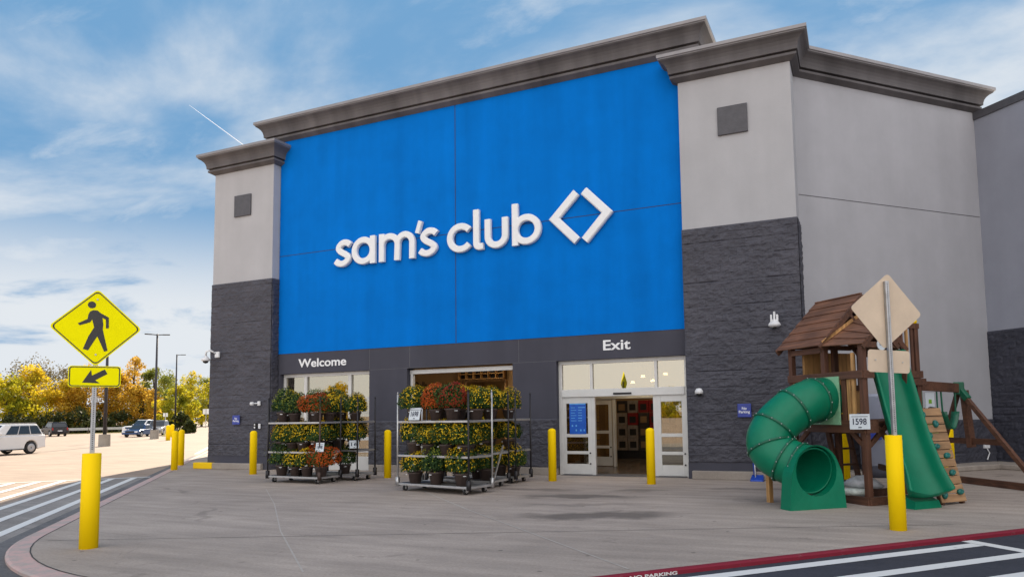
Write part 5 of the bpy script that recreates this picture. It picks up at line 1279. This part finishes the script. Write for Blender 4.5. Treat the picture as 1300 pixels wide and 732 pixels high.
# ------------------------------------------------------------------ trees
LM = {
 'gold': leafmat('golden_leaves', [(.16, .15, .014), (.46, .36, .02), (.72, .52, .03), (.8, .62, .07)], .55, .6, .35),
 'lime': leafmat('yellow_green_leaves', [(.09, .12, .012), (.3, .3, .018), (.6, .48, .02), (.72, .56, .04)], .55, .6, .3),
 'orange': leafmat('orange_leaves', [(.16, .11, .014), (.44, .27, .025), (.68, .42, .045), (.74, .54, .09)], .55, .6, .35),
 'green': leafmat('olive_green_leaves', [(.05, .07, .015), (.12, .15, .025), (.28, .28, .04), (.5, .42, .04)], .5, .6, .3),
 'thin': leafmat('sparse_brown_leaves', [(.07, .06, .03), (.16, .13, .06), (.26, .21, .1)], .4, .6, .4),
 'dark': leafmat('dark_shrub_leaves', [(.02, .03, .01), (.05, .06, .015), (.12, .11, .02)], .35, .6, .5)}
def tree(deg, r, h, cw_, kind, label, n=2600, base=.18, seed=0, sz=.34, dens=1., group=None, name='tree', loc=None):
    rn = random.Random(seed * 7 + 13); x, y, z = loc or polar(deg, r)
    t = thing(name, label, 'tree' if name == 'tree' else 'shrub', (x, y, z - .1), rn.uniform(0, 6), group)
    tk = MB(); tr = .02 * h + .05
    lean = Vector((rn.uniform(-.3, .3), rn.uniform(-.3, .3), 0))
    tp = [Vector((0, 0, 0)), Vector((0, 0, h * .25)) + lean * .3, Vector((0, 0, h * .55)) + lean, Vector((0, 0, h * .86)) + lean * 1.3]
    tk.tube(tp, [tr, tr * .75, tr * .5, tr * .15], 8)
    clumps = []
    for i in range(int(16 + 3 * h)):
        zt = rn.uniform(base, 1.0); env = math.sin(min(1, (zt - base) / (1 - base) * .86 + .14) * PI) ** .6
        a = rn.uniform(0, 2 * PI); rr = cw_ * env * rn.uniform(.25, 1.0)
        c = Vector((math.cos(a) * rr, math.sin(a) * rr, zt * h * .95)) + lean * zt; clumps.append((c, rn.uniform(.45, 1.0) * cw_ * .36))
        if i % 2 == 0:
            st_ = tp[1].lerp(tp[3], max(0, min(1, zt - .25))); tk.tube([st_, st_.lerp(c, .5) + Vector((0, 0, .2)), c], [tr * .3, tr * .18, .02], 5)
    tk.build('trunk', M['bark'], t, True)
    lv = []
    for i in range(int(n * dens)):
        c, cr = rn.choice(clumps); d_ = Vector((rn.gauss(0, 1), rn.gauss(0, 1), rn.gauss(0, .8))); d_ = d_.normalized() * cr * rn.uniform(.2, 1) ** .6
        p = c + d_
        if p.z < .1: p.z = .1 + rn.random() * .3
        nv = Vector((rn.gauss(0, 1), rn.gauss(0, 1), rn.gauss(.3, 1))).normalized(); u_ = nv.orthogonal().normalized(); th = rn.uniform(0, 6.28); v_ = nv.cross(u_); a_ = u_ * math.cos(th) + v_ * math.sin(th); b_ = nv.cross(a_); s_ = sz * rn.uniform(.55, 1.15)
        lv += [p - a_ * s_, p + b_ * s_ * .5, p + a_ * s_, p - b_ * s_ * .5]
    quads('crown', lv, LM[kind], t)
    return t
GT = 'autumn trees beyond the parking lot'
T_ = [  # deg, dist, height, half width, kind, label, n, base
 (151.4, 122, 7.6, 4.6, 'lime', 'yellow green bushy tree at left photo edge above white SUV', 3800, .02),
 (150.0, 150, 12.6, 6.0, 'thin', 'tall sparse grey brown tree behind the golden ones at left', 1500, .4),
 (150.1, 126, 9.3, 4.4, 'gold', 'tall golden tree above the far black SUV', 3800, .03),
 (148.4, 128, 8.0, 3.8, 'gold', 'low golden tree right of the tall golden one', 3200, .02),
 (148.5, 155, 11.8, 4.6, 'thin', 'sparse brown tree rising left of the crossing sign arrow', 1300, .4),
 (147.2, 126, 9.8, 4.4, 'orange', 'amber tree directly behind the arrow plate post', 3400, .04),
 (145.5, 128, 9.2, 3.8, 'orange', 'orange tree just right of the dark lamp post', 3400, .04),
 (144.5, 136, 12.6, 2.7, 'orange', 'tall slender orange tree with open crown', 1300, .2),
 (143.9, 126, 7.2, 3.8, 'orange', 'low spreading orange tree behind the parked pickup', 3000, .02),
 (143.2, 130, 10.2, 3.6, 'green', 'olive green tree behind twin headed lamp post', 3000, .06),
 (142.4, 150, 11.0, 4.4, 'green', 'olive tree left of slim distant lamp post', 3000, .1),
 (141.65, 120, 6.5, 3.1, 'lime', 'round yellow green tree beside slim distant lamp post', 3000, .2),
 (140.9, 170, 12.2, 4.2, 'lime', 'tall pale green tree behind the round one', 2600, .1),
 (140.1, 180, 11.4, 4.6, 'green', 'olive tree between side road and left pillar', 2600, .15),
 (139.6, 175, 11.0, 4.2, 'lime', 'pale green tree partly hidden by left pillar', 2400, .15),
 (138.8, 190, 10.6, 4.4, 'green', 'olive tree mostly hidden behind left pillar', 1600, .15)]
for i, (dg_, r_, h_, cw_, kd, lb, n_, bs_) in enumerate(T_): tree(dg_, r_, h_, cw_, kd, lb, n_, bs_, i + 1, .235 if kd != 'thin' else .22, 1.7, GT)
for i, (dg_, r_, h_, cw_, lb) in enumerate(((150.9, 118, 2.6, 3.2, 'dark shrub behind guardrail at far left'), (149.2, 119, 3.2, 3.6, 'dark shrub behind far black SUV'), (147.6, 119, 3.4, 3.4, 'dark shrub left of the sign post'), (146.3, 119, 3.0, 3.4, 'dark shrub between sign post and lamp post'), (145.2, 120, 2.6, 3.0, 'dark shrub right of lamp post base'), (140.8, 96, 1.5, 1.0, 'small round clipped bush beside the side road'), (141.5, 100, 2.6, 1.2, 'dark bush at foot of slim distant lamp post'))):
    tree(dg_, r_, h_, cw_, 'dark', lb, 1300, .02, 40 + i, .26, 1, 'dark shrubs under the autumn trees', 'shrub')
for i, (x, y, h_, kd, lb) in enumerate(((-27, -160, 7.6, 'lime', 'yellow green tree across the lot mirrored in right exit door glass'), (-33, -166, 4.6, 'gold', 'golden tree across the lot beside the mirrored yellow green one'), (-117, -140, 11.5, 'gold', 'golden tree far across the lot mirrored in left window'), (-128, -150, 9.5, 'orange', 'orange tree far across the lot mirrored in left window'))):
    tree(0, 0, h_, 5.2, kd, lb, 2200, .05, 60 + i, .42, 1, 'trees across the lot seen in the glass', loc=(x, y, -.06))

# contrail high in the sky
d0 = polar(0, 0)
def skydir(az, el, r): return Vector((CAMX + r * math.cos(R(el)) * math.cos(R(az)), CAMY + r * math.cos(R(el)) * math.sin(R(az)), r * math.sin(R(el))))
M['trail'] = mat('ice_cloud', (.92, .93, .95), 1, 0, .05, .01)
ct = MB().tube([skydir(141.45, 22.15, 6000), skydir(140.2, 21.45, 6000), skydir(137.76, 20.04, 6000), skydir(136.5, 19.3, 6000)], [.8, 2.2, 3, 3.4], 8).build('contrail', M['trail'], None, True)
tag(ct, 'thin white contrail in the blue sky over left pillar', 'contrail')

# ------------------------------------------------------------------ one object per separate piece
LOOSE = {'flange_bolt', 'smooth_pier', 'split_face_pier', 'pier_plinth', 'eave_beam', 'brace', 'lookout_rail', 'deck_beam', 'hand_rail', 'base_board', 'front_panel_rail', 'ladder', 'swing_rope', 'gable_truss', 'porch_truss', 'rail', 'door_jamb', 'bumper', 'panel_joint', 'band_joint', 'interior_wall', 'inner_entry_frame', 'inner_door_frame', 'rear_wall', 'raised_walk', 'pillar_plinth', 'bolt'}
for o in list(bpy.data.objects):
    if o.type == 'MESH' and o.parent is not None and o.name.split('.')[0] in LOOSE: split(o)
